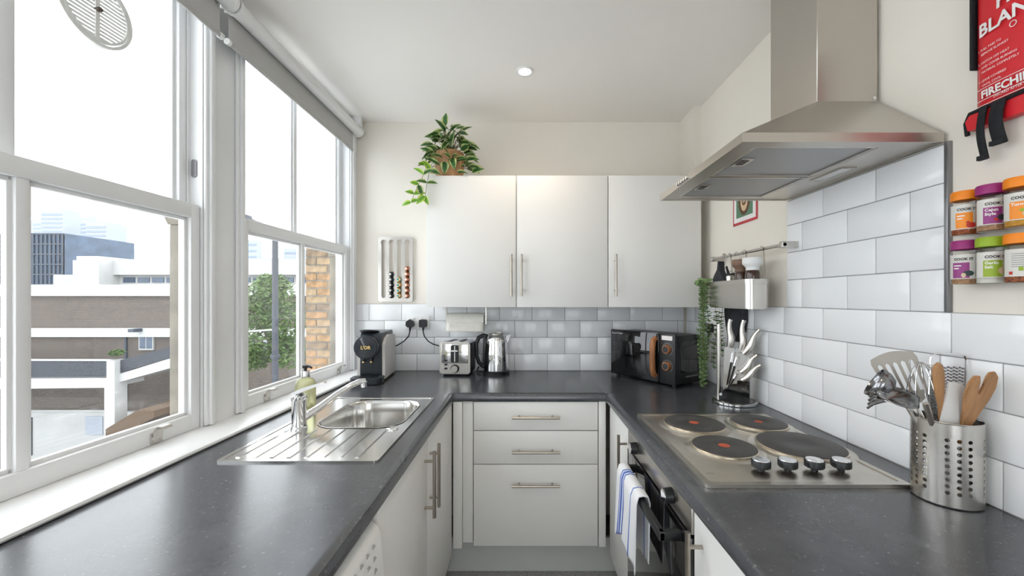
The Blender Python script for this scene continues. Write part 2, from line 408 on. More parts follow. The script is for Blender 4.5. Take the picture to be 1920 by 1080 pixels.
def window(name, label, u0, u1, bar, lifts, frost=('glass', 'glass')):
    w = struct(thing(name, label, 'window', LLOC, LROT), label, 'window')
    b = MB()
    for a, c in ((u0-.045, u0-.002), (u1+.002, u1+.045)):
        b.box(0, .012, a, c, ZS+.002, ZH, .005, 3)
        b.box(.010, .020, a+.012, c-.012, ZS+.002, ZH, .004, 3)
    
    b.box(-.044, -.041, u0, u0+.012, ZM1, ZH); b.box(-.044, -.041, u1-.012, u1, ZM1, ZH) # parting bead
    b.box(-.083, 0, u0, u1, ZH-.03, ZH+.001)
    b.box(-.15, -.004, u0, u1, .885, .914, .004)                                           # timber cill under the sash
    b.build('window_frame', 'gloss_white', w)
    lo = sash('lower_sash', w, u0+.002, u1-.002, ZS, ZM1, -.040, -.006, bar, .035, .052, .047)
    for u in lifts: sash_lift(lo, u, -.006, ZS+.020)
    sash('upper_sash', w, u0+.002, u1-.002, ZM0, ZH-.03, -.079, -.045, bar, .036, .044, .045, frost)
    return w
w1 = window('window_1', 'large white sash window nearest the camera with a round vent in its glass', *W[1], .886, (.60, 1.19))
w2 = window('window_2', 'white sash window beside the sink with brickwork seen through it', *W[2], 1.945, (1.675, 2.28), ('glass', 'frost'))
w3 = window('added_window', 'unseen white sash window added for daylight beside the near end of the worktop', *W[0], -.25, ())  # added out of view to bring more daylight in near the camera
# round ventilator in the upper glass, pulley plate in the jamb
M['vent'] = mat('aged clear white ventilator plastic', (.74, .74, .71), .4, var=.08, scale=30)
vc, vz = 1.075, 2.125
b = MB()
b.plate(circ(vc, vz, .094, 40), [circ(vc, vz, .086, 40)], X, -.070, -.056)
b.plate(circ(vc, vz, .083, 40), [circ(vc, vz, .077, 40)], X, -.066, -.054)
vent = b.build('vent', 'vent', w1)
for i in range(15):
    z = vz-.07+.01*i; h = math.sqrt(max(0, .078**2-(z-vz)**2))
    if h > .01:
        MB().box(-.062, -.058, vc-h, vc+h, z-.0028, z+.0028).build('louvre', 'vent', vent, smooth=0)
b = MB(); b.box(-.058, -.054, vc-.005, vc+.005, vz-.077, vz+.077); b.build('cross_bar', 'vent', vent); b = MB(); b.cyl((-.060, vc, vz), (-.046, vc, vz), .006, seg=12); b.build('spindle', 'bark', vent)
b = MB(); b.prism(rrect(-.036, -.018, 1.755, 1.815, .008), lambda a, c, t: (a, t, c), 1.3435, 1.3475); b.build('pulley_plate', 'trimgrey', w1)
# inner sill board running under both windows
sb = MB()
prof = [(-.008, .9008), (.149, .9008), (.155, .9025), (.1575, .907), (.155, .9125), (.148, .9152), (-.008, .9152)]
sb.prism(prof, lambda a, c, t: (a+(.0165-.022*t if a > .1 else 0), t, c), YN, 2.525)
sl = sb.build('trim_2', 'gloss_white', None); sl.location = LLOC; sl.rotation_euler = (0, 0, LROT)
struct(sl, 'white gloss window sill board with a rounded front edge', 'trim')

# ---------------------------------------------------------------- roller blinds
def blind(name, label, y0, y1):
    t = thing(name, label, 'roller blind', (-1.004, y0, 2.36)); L = y1-y0
    MB().cyl((0, .012, 0), (0, L-.012, 0), .0275, seg=24).build('tube', 'white_pl', t)
    box('fabric', 'fabric_grey', t, -.0275, -.0265, .016, L-.016, -.112, .0)
    MB().box(-.031, -.022, .012, L-.012, -.128, -.110, .004).build('bottom_bar', 'fabric_grey', t)
    for y in (.012, L-.012): MB().cyl((-.0265, y-.006, -.119), (-.0265, y+.006, -.119), .011, seg=14).build('end_cap', 'white_pl', t)
    for y in (.006, L-.006):
        b = MB(); b.box(-.034, .02, y-.003, y+.003, -.02, .032, .001); b.cyl((0, y-.006, 0), (0, y+.006, 0), .032, seg=20); b.box(-.034, .02, y-.012, y+.012, .030, .0875); b.build('bracket', 'white_pl', t)
    return t
blind('roller_blind', 'grey roller blind, rolled up above the window nearest the camera', .30, 1.372)
blind('roller_blind', 'grey roller blind, rolled up above the window by the sink', 1.382, 2.435)

# ---------------------------------------------------------------- ceiling lights
M['glow'] = emit('lit lamp lens', (1, .93, .82), 14)
def downlight(x, y, label):
    t = thing('downlight', label, 'downlight', (x, y, ZC), group='recessed ceiling downlights')
    b = MB(); b.lathe([(.030, -.001), (.031, -.005), (.040, -.005), (.042, -.002), (.042, .0)], seg=32, cap=False); b.build('bezel', 'white_pl', t)
    MB().lathe([(.029, -.0015), (.0, -.0017)], seg=24, cap=False).build('lens', 'glow', t)
    l = bpy.data.lights.new('lamp', 'SPOT'); l.energy = LAMP_W; l.color = (1, .83, .63); l.spot_size = math.radians(140); l.spot_blend = .9; l.shadow_soft_size = .03
    lo = bpy.data.objects.new('lamp', l); COL.objects.link(lo); lo.parent = t; lo.location = (0, 0, -.012)
downlight(.005, 1.932, 'lit round downlight in the ceiling above the middle of the kitchen')
downlight(.005, .35, 'unseen round downlight added in the ceiling just above the camera for fill light')  # added lamp out of frame, brightens the near part of the room
downlight(.005, -1.1, 'unseen round downlight added in the ceiling behind the camera for fill light')  # second added lamp, fills in light from behind

# ================================================================ OUTSIDE
YF = 28.0; S = 750/YF
fx = lambda px: (px-982)/S
fz = lambda py: 1.347-(py-560)/S
GZ = fz(862)
M['asphalt'] = mat('asphalt', (.10, .10, .10), .9, var=.2, scale=2)
M['concrete'] = mat('white painted concrete', (.42, .42, .41), .8, var=.06, scale=.6)
M['brick_far'] = brickmat('brown brickwork', (.09, .062, .048), (.045, .033, .028), (.20, .185, .165))
M['darkrail'] = mat('dark panel railing', (.035, .038, .048), .6, var=.2)
M['rooftile'] = mat('brown roof', (.10, .065, .04), .8, var=.3)
M['tower_glass'] = mat('blue curtain glass', (.05, .08, .13), .15, var=.3, scale=.4)
M['tower_frame'] = mat('dark mullion', (.04, .05, .07), .5)
M['tower_pale'] = mat('pale concrete with painted haze', (.34, .37, .42), .8, var=.05, scale=.05)  # on the towers this pale colour also carries the distance haze
M['tower_win'] = mat('tower window with painted haze', (.22, .26, .33), .4)  # window colour paled to paint in the haze
struct(box('ground', 'asphalt', None, -500, 60, 4.6, 900, GZ-.3, GZ), 'grey asphalt street far below the windows', 'ground')
bd = thing('brick_building', 'long brown brick building with white concrete bands across the street', 'building', (fx(150), YF, GZ))
def P(name, m, px0, px1, py0, py1, dy0=0, dy1=.5, par=bd, bev=0):
    o = par.location
    return box(name, m, par, fx(px0)-o.x, fx(px1)-o.x, dy0, dy1, fz(py1)-o.z, fz(py0)-o.z, bev)
P('wall', 'brick_far', -260, 600, 553, 862, 0, 8)
P('roof_band', 'concrete', -262, 602, 534, 555, -.35, 8.2)
P('floor_band', 'concrete', -262, 602, 615, 631, -.35, .3)
P('base_wall', 'concrete', 62, 560, 770, 863, -.30, .1)
P('pipe', 'concrete', 66, 240, 766, 769, -.45, -.30)
for a, c in ((236, 238), (238.5, 239.5)): P('downpipe', 'tower_frame', a, c, 632, 770, -.12, 0)
for a, c, d, e in ((263, 290, 628, 656), (-40, -10, 628, 656), (452, 462, 640, 668), (472, 482, 637, 665), (496, 508, 637, 665)):
    wn = P('window', 'concrete', a, c, d, e, -.12, .02)
    o = bd.location
    for q0, q1 in ((a+2, (a+c)/2-1), ((a+c)/2+1, c-2)): box('pane', 'tower_glass', wn, fx(q0)-o.x, fx(q1)-o.x, -.14, -.11, fz(e-3)-o.z, fz(d+3)-o.z)
P('lamp', 'tower_frame', 266, 276, 615, 621, -1.0, -.35)
P('hatch', 'tower_pale', 170, 202, 778, 812, -.36, -.30)
P('door', 'darkrail', 60, 71, 780, 850, -.36, -.30)
# ramp in front of the building
rp = thing('car_ramp', 'white curved car ramp with dark railing in front of the brick building', 'ramp', (fx(150), YF-3.0, GZ))
S2 = 750/(YF-3.0)
rx = lambda px: (px-982)/S2-rp.location.x
rz = lambda py: 1.347-(py-560)/S2-GZ
def ramp_poly(name, m, pts, d0, d1): MB().prism([(rx(a), rz(c)) for a, c in pts], lambda a, c, t: (a, t, c), d0, d1).build(name, m, rp, smooth=0)
ramp_poly('slab', 'concrete', [(-240, 732), (208, 727), (208, 709), (-240, 712)], 0, 2.2)
ramp_poly('slab', 'concrete', [(222, 717), (345, 683), (345, 664), (222, 702)], 0, 2.2)
ramp_poly('railing', 'darkrail', [(-240, 710), (208, 707), (208, 677), (-240, 676)], .05, .2)
ramp_poly('railing', 'darkrail', [(222, 700), (345, 663), (345, 643), (222, 676)], .05, .2)
ramp_poly('rail_cap', 'concrete', [(-240, 676), (208, 677), (208, 674.5), (-240, 673.5)], .0, .25)
ramp_poly('column', 'concrete', [(205, 862), (224, 862), (224, 675), (209, 675), (209, 722), (205, 722)], -.3, .5)
ramp_poly('column', 'concrete', [(303, 800), (316, 800), (316, 624), (303, 624)], 1.4, 2.0)
ramp_poly('lean_to_roof', 'rooftile', [(245, 812), (330, 770), (330, 758), (300, 757), (245, 790)], -1.5, 1)
def leafcloud(cx, cy, cz, rx_, ry, rz_, n, sz, seed, m, name, parent):
    rnd = random.Random(seed); bm = bmesh.new()
    for _ in range(n):
        d = Vector((rnd.gauss(0, 1), rnd.gauss(0, 1), rnd.gauss(0, 1))).normalized()*(rnd.random()**.33)
        c = Vector((cx+d.x*rx_, cy+d.y*ry, cz+d.z*rz_)); q = Vector((rnd.uniform(-1, 1), rnd.uniform(-1, 1), rnd.uniform(-.6, .6))).normalized(); a = q.orthogonal().normalized()
        s = sz*rnd.uniform(.6, 1.3); b_ = q*s; a_ = a*s*.5
        bm.faces.new([bm.verts.new(c-b_), bm.verts.new(c+a_), bm.verts.new(c+b_), bm.verts.new(c-a_)])
    me = bpy.data.meshes.new(name); bm.to_mesh(me); bm.free(); me.materials.append(M[m])
    o = link(name, me, parent); o['kind'] = 'stuff'; return o
tag(leafcloud(0, 0, 0, .42, .4, .2, 260, .1, 3, 'treeleaf', 'planter_shrub', None), 'small green shrub on top of the white ramp column', 'shrub').location = ((216-982)/S2, YF-2.9, 1.347-(670-560)/S2+.28)
# roofscape behind
wh = thing('white_building', 'long low white building seen above the brick roof', 'building', (-55, 62, GZ))
S3 = 750/62
def P3(name, m, px0, px1, py0, py1, d0, d1): return box(name, m, wh, (px0-982)/S3+55, (px1-982)/S3+55, d0, d1, 1.347-(py1-560)/S3-GZ, 1.347-(py0-560)/S3-GZ)
P3('wall', 'concrete', 100, 640, 515, 790, 0, 9); P3('fascia', 'concrete', 150, 640, 489, 516, -1, 10); P3('stair_tower', 'concrete', 184, 224, 484, 536, -3, 4)
P3('roof_rail', 'tower_pale', 190, 640, 486, 489, 0, .3)
for i in range(15):
    P3('window', 'tower_glass', 232+i*27, 254+i*27, 520, 530, -.12, .05)
gt = thing('glass_tower', 'dark blue glass office block with a mullion grid', 'building', (-135, 118, GZ), 0)
S4 = 750/118; g = lambda px: (px-982)/S4+135; gz = lambda py: 1.347-(py-560)/S4-GZ
box('core', 'tower_glass', gt, g(-60), g(116), .5, 22, 0, gz(437)); 
gx = lambda px, dy: (px-982)/750*(118+dy)+135
MB().prism([(g(116), .5), (gx(152, 14), 14), (gx(150, 26), 26), (gx(60, 26), 26)], lambda a, c, t: (a, c, t), 0, gz(441)).build('wing', 'tower_glass', gt, smooth=0)
for i in range(23): box('mullion', 'tower_frame', gt, g(-60+8*i)-.2, g(-60+8*i)+.2, .2, .5, 0, gz(437))
for i in range(9): box('floor_line', 'tower_frame', gt, g(-60), g(116), .15, .5, gz(437)-3.0*i-.4, gz(437)-3.0*i)
for i in range(6):
    f = i/5; x = g(116)+(gx(152, 14)-g(116))*f; y = .5+13.5*f; box('mullion', 'tower_frame', gt, x-.2, x+.2, y-.4, y, 0, gz(440))
def tower(label, px0, px1, py, y, ncol, nrow):
    s = 750/y; t = thing('tower_block', label, 'building', ((px0+px1)/2/s-982/s, y, GZ)); h = 1.347-(py-560)/s-GZ; w = (px1-px0)/s
    box('wall', 'tower_pale', t, -w/2, w/2, 0, w*.7, 0, h)
    for r in range(nrow):
        z = h-4-r*(3.2 if nrow > 8 else 5)
        box('window_band', 'tower_win', t, -w/2*.92, w/2*.92, -.2, .1, z-.8, z+.8)
    return t
tower('pale hazy tower block, tallest on the skyline above the glass office block', 76, 118, 392, 300, 6, 14)
tower('pale hazy tower block, wide and lower, on the skyline', 58, 164, 412, 335, 6, 10)
tower('pale hazy tower block with a stepped roof, right of the skyline group', 146, 166, 404, 385, 3, 10)
tower('pale hazy tower block, rightmost of the skyline group', 160, 200, 416, 300, 4, 10)
tower('pale hazy tower block seen left of the street lamp through the sink window', 462, 482, 450, 330, 3, 8)
tower('pale hazy wide block seen behind the street lamp through the sink window', 440, 566, 484, 270, 5, 4)
tower('pale hazy stepped block seen right of the street lamp through the sink window', 532, 566, 466, 350, 3, 6)
# tree and lamp post in the street
YT = 17.0; ST = 750/YT
tr = thing('street_tree', 'leafy green street tree outside the sink window', 'tree', ((512-982)/ST, YT, GZ))
tz = lambda py: 1.347-(py-560)/ST-GZ
b = MB(); b.tube([(0, 0, 0), (.05, 0, tz(720)), (-.05, .1, tz(620)), (.1, 0, tz(545))], [.14, .11, .08, .03], 8)
for a in range(7):
    q = a*2.4; b.tube([(0, 0, tz(690)+.25*a), (.6*math.cos(q), .6*math.sin(q), tz(650)+.3*a), (1.0*math.cos(q), 1.0*math.sin(q), tz(630)+.33*a)], [.05, .03, .01], 6)
b.build('trunk', 'bark', tr)
for i, (px, py, r1, r2) in enumerate(((520, 555, 44, 42), (496, 585, 38, 36), (542, 600, 40, 40), (505, 635, 46, 34), (545, 660, 36, 30), (488, 668, 28, 24), (520, 540, 30, 26))):
    leafcloud((px-512)/ST, random.uniform(-.4, .4), tz(py), r1/ST, r1/ST, r2/ST, 900, .085, 20+i, 'treeleaf', 'foliage', tr)
lp = thing('street_lamp', 'tall dark street lamp post in front of the tree', 'street lamp', ((516-982)/750*10, 10, GZ))
h = 1.347+(560-440)/75-GZ
MB().cyl((0, 0, 0), (0, 0, 5.2), .095, seg=12).cyl((0, 0, 5.2), (0, 0, h), .08, .07, seg=12).build('post', 'darkrail', lp)
MB().lathe([(.10, 0), (.11, .05), (.10, .1)], (0, 0, 1.347-(672-560)/75-GZ), 12).build('collar', 'darkrail', lp)
MB().tube([(0, 0, h-.05), (0, -.3, h+.15), (0, -1.0, h+.2)], .04, 8).box(-.12, .12, -1.5, -1.0, h+.14, h+.26, .03).build('lamp_head', 'darkrail', lp)
MB().tube([(-.85, 0, 1.347-(622-560)/75-GZ), (0, 0, 1.347-(618-560)/75-GZ)], .02, 6).build('arm', 'concrete', lp)
# own building's brick return, brick by brick
M['stock1'] = mat('yellow stock brick', (.21, .125, .06), .9, var=.4, scale=14, bump=.6, bscale=60)
M['stock2'] = mat('pale stock brick', (.22, .155, .09), .9, var=.35, scale=18, bump=.6, bscale=60)
M['stock3'] = mat('sooty stock brick', (.13, .09, .055), .9, var=.5, scale=12, bump=.6, bscale=60)
M['mortar'] = mat('lime mortar', (.16, .15, .13), .95, var=.15, scale=60)
br = thing('brick_return', 'yellow stock brick return wall just outside the sink window', 'brick wall', (-2.13, 3.9, -1.0))
box('mortar', 'mortar', br, .006, .62, .008, .4, -6, 3.0)
bms = []
for mm in ('stock1', 'stock2', 'stock3'):
    b = MB().box(.003, .212, 0, .02, .004, .068, .005, 1); bmesh.ops.recalc_face_normals(b.bm, faces=b.bm.faces[:])
    me = bpy.data.meshes.new('brick'); b.bm.to_mesh(me); b.bm.free(); me.materials.append(M[mm]); bms.append(me)
for r in range(36):
    x = 0 if r % 2 == 0 else -.110
    while x < .6:
        o = link('brick', random.choice(bms), br); w = .215
        o.location = (max(x, 0), random.uniform(-.004, .004), .35+r*.075)
        if x < 0: o.scale = (.5, 1, 1)
        x += .22

# ================================================================ WORKTOP AND UNITS
XL, XRW, YB = -.329, .384, 1.884        # front edges of the three runs
def edge(a, s=1):                        # rounded front profile, s = direction towards the room
    return [(a-s*.02, .862), (a-s*.004, .862), (a-s*.001, .866), (a, .874), (a-s*.001, .886), (a-s*.006, .8955), (a-s*.015, .8992), (a-s*.024, .90)]
b = MB()
for y0, y1 in ((-.9, 1.372), (1.738, YB)):
    b.prism([(-1.04, .862)]+edge(XL)+[(-1.04, .90)], lambda a, c, t: (a, t, c), y0, y1)
b.box(-1.04, -.737, 1.372, 1.738, .862, .90); b.prism([(-.433, .862)]+edge(XL)+[(-.433, .90)], lambda a, c, t: (a, t, c), 1.372, 1.738)
b.box(-1.04, XL, YB, 2.481, .862, .90)
b.prism([(2.481, .862)]+edge(YB, -1)+[(2.481, .90)], lambda a, c, t: (t, a, c), XL, XRW)
b.box(XRW, 1.006, YB, 2.481, .862, .90)
b.prism([(1.006, .862)]+edge(XRW, -1)+[(1.006, .90)], lambda a, c, t: (a, t, c), -.9, YB)
tag(b.build('worktop', 'worktop', None, smooth=30), 'dark slate grey laminate worktop running round three sides of the kitchen', 'worktop')

def bar_handle(parent, c, ax, out, L=.226, r=.006, off=.033):
    c, ax, out = Vector(c), Vector(ax), Vector(out); b = MB(); m = c+out*off
    b.cyl(m-ax*L/2, m+ax*L/2, r, seg=14)
    for s in (-1, 1): b.cyl(c+ax*s*L*.35, m+ax*s*L*.35, r*.8, seg=10)
    return b.build('handle', 'nickel', parent)
def carcass(parent, x0, x1, y0, y1, z0, z1, open_axis):
    t = .018; b = MB()
    if open_axis == 'x':
        b.box(x0, x1, y0, y0+t, z0, z1); b.box(x0, x1, y1-t, y1, z0, z1); b.box(x0, x1, y0+t, y1-t, z0, z0+t)
    else:
        b.box(x0, x0+t, y0, y1, z0, z1); b.box(x1-t, x1, y0, y1, z0, z1); b.box(x0+t, x1-t, y0, y1, z0, z0+t)
    return b.build('carcass', 'cab', parent, smooth=0)
# sink base on the left
t = thing('base_cabinet', 'white double base cabinet under the sink with two upright bar handles', 'cabinet', (-.337, 1.398, 0))
carcass(t, -.55, -.020, -.476, .476, .15, .860, 'x')
for y0, y1, hy in ((-.476, -.002, -.036), (.002, .476, .036)):
    d = MB().box(-.018, 0, y0, y1, .15, .856, .0015).build('door', 'cab', t)
    bar_handle(d, (0, hy, .714), (0, 0, 1), (1, 0, 0))
# drawer unit on the far side
t = thing('drawer_cabinet', 'white three drawer cabinet below the far worktop', 'cabinet', (.057, 1.9, 0))
carcass(t, -.297, .297, .02, .56, .17, .860, 'y')
for z0, z1, hz in ((.722, .857, .789), (.562, .718, .627), (.172, .558, .470)):
    d = MB().box(-.295, .295, 0, .018, z0, z1, .0015).build('drawer_front', 'cab', t)
    bar_handle(d, (0, 0, hz), (1, 0, 0), (0, -1, 0))
MB().box(-.390, -.348, -.016, .02, .17, .860, .001).build('corner_post', 'cab', t)
MB().box(-.347, -.299, .006, .03, .185, .860, .001).build('filler', 'cab', t)
MB().box(.299, .332, -.004, .03, .17, .860, .001).build('filler', 'cab', t)
tag(box('plinth', 'plinth', None, -.42, .47, 1.975, 1.992, .002, .168), 'pale grey plinth board below the drawer cabinet', 'plinth')
tag(box('plinth', 'plinth', None, -.42, -.405, .93, 1.97, .002, .148), 'pale grey plinth board below the sink cabinet', 'plinth')
tag(box('plinth', 'plinth', None, .455, .47, -.2, 1.97, .002, .148), 'pale grey plinth board below the oven run', 'plinth')
# right run
t = thing('base_cabinet', 'narrow white base cabinet between the oven and the drawers', 'cabinet', (.404, 1.70, 0))
carcass(t, .020, .55, -.158, .172, .15, .860, 'x')
d = MB().box(0, .018, -.158, .176, .15, .856, .0015).build('door', 'cab', t); bar_handle(d, (0, -.135, .700), (0, 0, 1), (-1, 0, 0))
t = thing('base_cabinet', 'white base cabinet beside the oven nearest the camera', 'cabinet', (.404, .65, 0))
carcass(t, .020, .55, -.30, .298, .15, .860, 'x')
d = MB().box(0, .018, -.30, .298, .15, .856, .0015).build('door', 'cab', t); bar_handle(d, (0, .255, .706), (0, 0, 1), (-1, 0, 0))
# oven
t = thing('oven', 'built-in oven with a steel control panel and black glass door', 'oven', (.404, 1.245, 0))
MB().box(.022, .55, -.288, .288, .16, .858).build('body', 'trimgrey', t, smooth=0)
MB().box(-.004, .020, -.290, .290, .782, .858, .002).build('control_panel', 'steel', t)
dr = MB().box(-.006, .020, -.290, .290, .17, .774, .003).build('door', 'blackgloss', t)
b = MB(); b.box(-.062, -.046, -.235, .18, .733, .757, .003)
for y in (-.235, .165): b.box(-.060, -.004, y, y+.018, .733, .757, .002)
b.build('handle', 'black', dr)
for y in (.175, -.165):
    k = MB().cyl((-.005, y, .816), (-.026, y, .816), .021, .019, seg=24).build('knob', 'black', t)
    MB().cyl((-.0262, y, .816), (-.028, y, .816), .0175, seg=24).build('knob_cap', 'chrome', k)
# tea towel over the oven handle
M['towel'] = stripemat('white tea towel with blue stripes', (.80, .81, .84), (.08, .16, .52), 1, ((.142, .150), (.156, .170), (.176, .184), (.05, .056)))
tw = thing('tea_towel', 'white tea towel with blue stripes folded over the oven handle', 'tea towel', (.350, 1.17, .745))
def towel(u, v):
    y = .235*u; s = v*2-1
    top = .017; L1, L2 = .225-.04*math.sin(u*3), .205
    w = math.sin(u*11+.6)*.007*abs(s)+math.sin(u*23)*.003*abs(s)
    if s < 0:       # behind the bar
        return (.020+.3*w, y*(1-.25*(-s))+.02*(-s), top-(-s)**1.1*L2)
    return (-.020+w-.010*s, y*(1-.1*s)+.012*s*math.sin(u*5), top-s**1.1*L1)
b = MB(); 
def towel2(u, v):
    if .45 < v < .55:
        a = (v-.45)/.1*PI; p0 = towel(u, .45); return (.020*math.cos(a)*1.0, .235*u, .012+.012*math.sin(a))
    return towel(u, v)
b.grid(towel2, 30, 40); o = b.build('cloth', 'towel', tw, smooth=180); sm = o.modifiers.new('thick', 'SOLIDIFY'); sm.thickness = .004; sm.offset = 0
# washing machine
t = thing('washing_machine', 'white washing machine below the left worktop', 'washing machine', (-.337, .62, 0))
MB().box(-.56, -.03, -.295, .295, .01, .845, .006).build('body', 'white_pl', t)
b = MB(); b.prism([(-.032, .69), (.012, .69), (.020, .70), (.010, .815), (.002, .832), (-.012, .842), (-.032, .845)], lambda a, c, q: (a, q, c), -.296, .292)
fa = b.build('fascia', 'white_pl', t)
MB().box(-.032, .006, -.296, .292, .06, .688, .004).build('front_panel', 'white_pl', t)
MB().M
b = MB(); b.lathe([(.16, 0), (.165, .02), (.15, .03), (.12, .032)], seg=40, cap=False); dd = b.build('door', 'trimgrey', t); dd.rotation_euler = (0, PI/2, 0); dd.location = (.006, 0, .42)
mk = MB()
nx = lambda y, z: (.0215-(z-.70)*.087, y, z)
def dash(y, z, w, h): mk.face([mk.v(nx(y, z)), mk.v(nx(y+w, z)), mk.v(nx(y+w, z+h)), mk.v(nx(y, z+h))])
for i in range(11):
    for j in range(3): dash(-.08+i*.032, .812-j*.026, .010, .0022); dash(-.08+i*.032, .806-j*.026, .016, .0022)
mk.build('print', 'print_grey', fa, smooth=0, recalc=False)
for y in (.20, .10, .0): MB().cyl((.010, y, .742), (.024, y, .742), .009, seg=16).build('button', 'white_pl', fa)
MB().cyl((.010, -.18, .765), (.034, -.18, .765), .03, .026, seg=28).build('dial', 'white_pl', fa)
box('drawer', 'white_pl', fa, .0, .0235, -.29, -.24, .70, .81, .003)

# ---------------------------------------------------------------- wall cabinets
def wallcab(label, x0, x1, doors):
    t = thing('wall_cabinet', label, 'cabinet', ((x0+x1)/2, 2.164, 1.304)); cx = (x0+x1)/2
    b = MB(); b.box(x0-cx, x1-cx, .020, .318, 0, .706); b.build('carcass', 'cab', t, smooth=0)
    for a, c, h in doors:
        d = MB().box(a-cx+.0015, c-cx-.0015, 0, .018, -.003, .709, .0012).build('door', 'cab', t)
        bar_handle(d, (h-cx, 0, .168), (0, 0, 1), (0, -1, 0))
wallcab('white double door wall cabinet with a potted plant on top', -.531, .455, ((-.525, -.041, -.066), (-.039, .455, -.012)))
wallcab('white single door wall cabinet in the far right corner', .457, .966, ((.457, .961, .493),))

# ---------------------------------------------------------------- sink
t = thing('sink', 'stainless steel inset sink with a ribbed drainer', 'sink', (-.62, 1.44, .90))
sx0, sx1, sy0, sy1 = -.22, .222, -.352, .352
bowl = rrect(-.115, .186, -.066, .296, .085, 8)
b = MB(); b.plate(rrect(sx0, sx1, sy0, sy1, .012, 4), [bowl], Z, .0002, .0032)
b.plate(rrect(sx0, sx1, sy0, sy1, .012, 4), [rrect(sx0+.012, sx1-.012, sy0+.012, sy1-.012, .01, 4)], Z, .0025, .0055)
b.build('deck', 'sinksteel', t)
b = MB(); rings = []
cx, cy = .0355, .115
for k, (sc_, z) in enumerate(((1.035, .0052), (1.02, .0058), (1.0, .004), (.975, -.008), (.955, -.06), (.93, -.12), (.88, -.142), (.80, -.150), (.1, -.153))):
    rings.append([b.v((cx+(p[0]-cx)*sc_, cy+(p[1]-cy)*sc_, z)) for p in bowl])
for A, B in zip(rings, rings[1:]):
    for i in range(len(A)): b.face([A[i], A[(i+1) % len(A)], B[(i+1) % len(A)], B[i]])
b.face(rings[-1]); b.build('bowl', 'sinksteel', t, smooth=60)
for i in range(8):
    x = -.178+i*.0475
    b = MB(); b.prism([(x-.007, .003), (x-.004, .0062), (x+.004, .0062), (x+.007, .003)], lambda a, c, q: (a, q, c), -.325, -.085 if 0 < i else -.05); b.build('rib', 'sinksteel', t)
b = MB(); b.lathe([(.019, .003), (.019, .006), (.016, .008), (.001, .0085)], (.172, -.075, 0), 24, cap=False); b.build('waste_knob', 'chrome', t)
b = MB(); b.lathe([(.038, -.149), (.036, -.146), (.012, -.148), (.0, -.148)], (cx, cy, 0), 24, cap=False); b.build('waste', 'chrome', t)
# mixer tap
t = thing('mixer_tap', 'chrome single lever mixer tap standing at the sink', 'tap', (-.765, 1.362, .9035))
MB().lathe([(.026, 0), (.026, .006), (.0225, .010), (.0225, .092), (.0245, .100), (.024, .112), (.014, .122), (0, .124)], seg=28).build('body', 'chrome', t)
b = MB()
sp = [(.012, .008, .035), (.045, .040, .060), (.090, .080, .098), (.125, .112, .122), (.150, .132, .133), (.166, .146, .133)]
b.tube(sp, [.014, .0125, .011, .0105, .011, .012], 14, flat=1); b.cyl((.160, .141, .136), (.163, .143, .112), .0115, seg=16)
b.build('spout', 'chrome', t)
lv = MB(); lv.prism([(-.020, .105), (.0, .122), (.030, .133), (.090, .156), (.092, .160), (.084, .161), (.02, .143), (-.018, .126), (-.024, .114)], lambda a, c, q: (a, q*(1-.35*max(0, a)/.09), c), -.017, .017)
lv.build('lever', 'chrome', t)
# soap bottle
M['soap'] = mat('pale green soap', (.80, .80, .50), .05, var=.03, trans=.6, ior=1.36)
t = thing('soap_bottle', 'clear pump bottle of pale yellow green soap behind the tap', 'soap bottle', (-.884, 1.62, .9005))
b = MB(); b.lathe([(.036, 0), (.040, .004), (.040, .100), (.037, .113), (.028, .124), (.016, .129), (.014, .134)], seg=28, sy=.75); b.build('bottle', 'soap', t)
MB().lathe([(.0165, .131), (.0165, .152), (.015, .155)], seg=20).build('collar', 'chrome', t)
b = MB(); b.cyl((0, 0, .155), (0, 0, .168), .006, seg=12); b.lathe([(.011, .166), (.012, .170), (.011, .177), (0, .178)], seg=16); b.tube([(0, 0, .173), (.02, -.008, .173), (.032, -.012, .168)], [.006, .005, .004], 8); b.build('pump', 'black', t)

# ---------------------------------------------------------------- hob
t = thing('hob', 'stainless steel electric hob with four solid hotplates', 'hob', (.672, 1.231, .90))
b = MB(); b.box(-.241, .241, -.289, .289, .0004, .008, .0035, 3); b.build('hob_plate', 'hobsteel', t)
b = MB(); b.plate(rrect(-.243, .243, -.291, .291, .01, 3), [rrect(-.228, .228, -.276, .276, .01, 3)], Z, .0005, .0098); b.build('rim', 'hobsteel', t)
for i, (x, y, r, dot) in enumerate(((-.084, .150, .096, .016), (.145, .160, .086, .013), (-.088, -.065, .086, .016), (.142, -.052, .112, 0))):
    h = thing('hotplate', '', '', (x, y, 0)); h.parent = t; del h['label'], h['category']
    MB().lathe([(r+.022, .0082), (r+.014, .010), (r+.006, .0125), (r+.003, .0125)], seg=48, cap=False).build('dish_ring', 'hobsteel', h)
    MB().lathe([(r+.004, .010), (r+.004, .017), (r+.0015, .0185), (r-.002, .0175)], seg=48, cap=False).build('trim_ring', 'brass', h)
    MB().lathe([(r, .012), (r, .019), (r-.004, .021), (r*.36, .0208), (r*.33, .0195), (0, .0195)], seg=48).build('plate', 'iron', h)
    if dot: MB().lathe([(dot, .0197), (0, .0202)], seg=20, cap=False).build('red_dot', 'red', h)
for i in range(4):
    k = thing('knob', '', '', (-.067+i*.068, -.211, .008)); k.parent = t; del k['label'], k['category']
    MB().cyl((0, 0, 0), (0, 0, .012), .008, seg=12).lathe([(.0205, .010), (.0225, .012), (.0225, .026), (.021, .028)], seg=28).build('grip', 'black', k)
    MB().lathe([(.020, .0282), (.019, .030), (0, .0304)], seg=24, cap=False).build('cap', 'chrome', k)
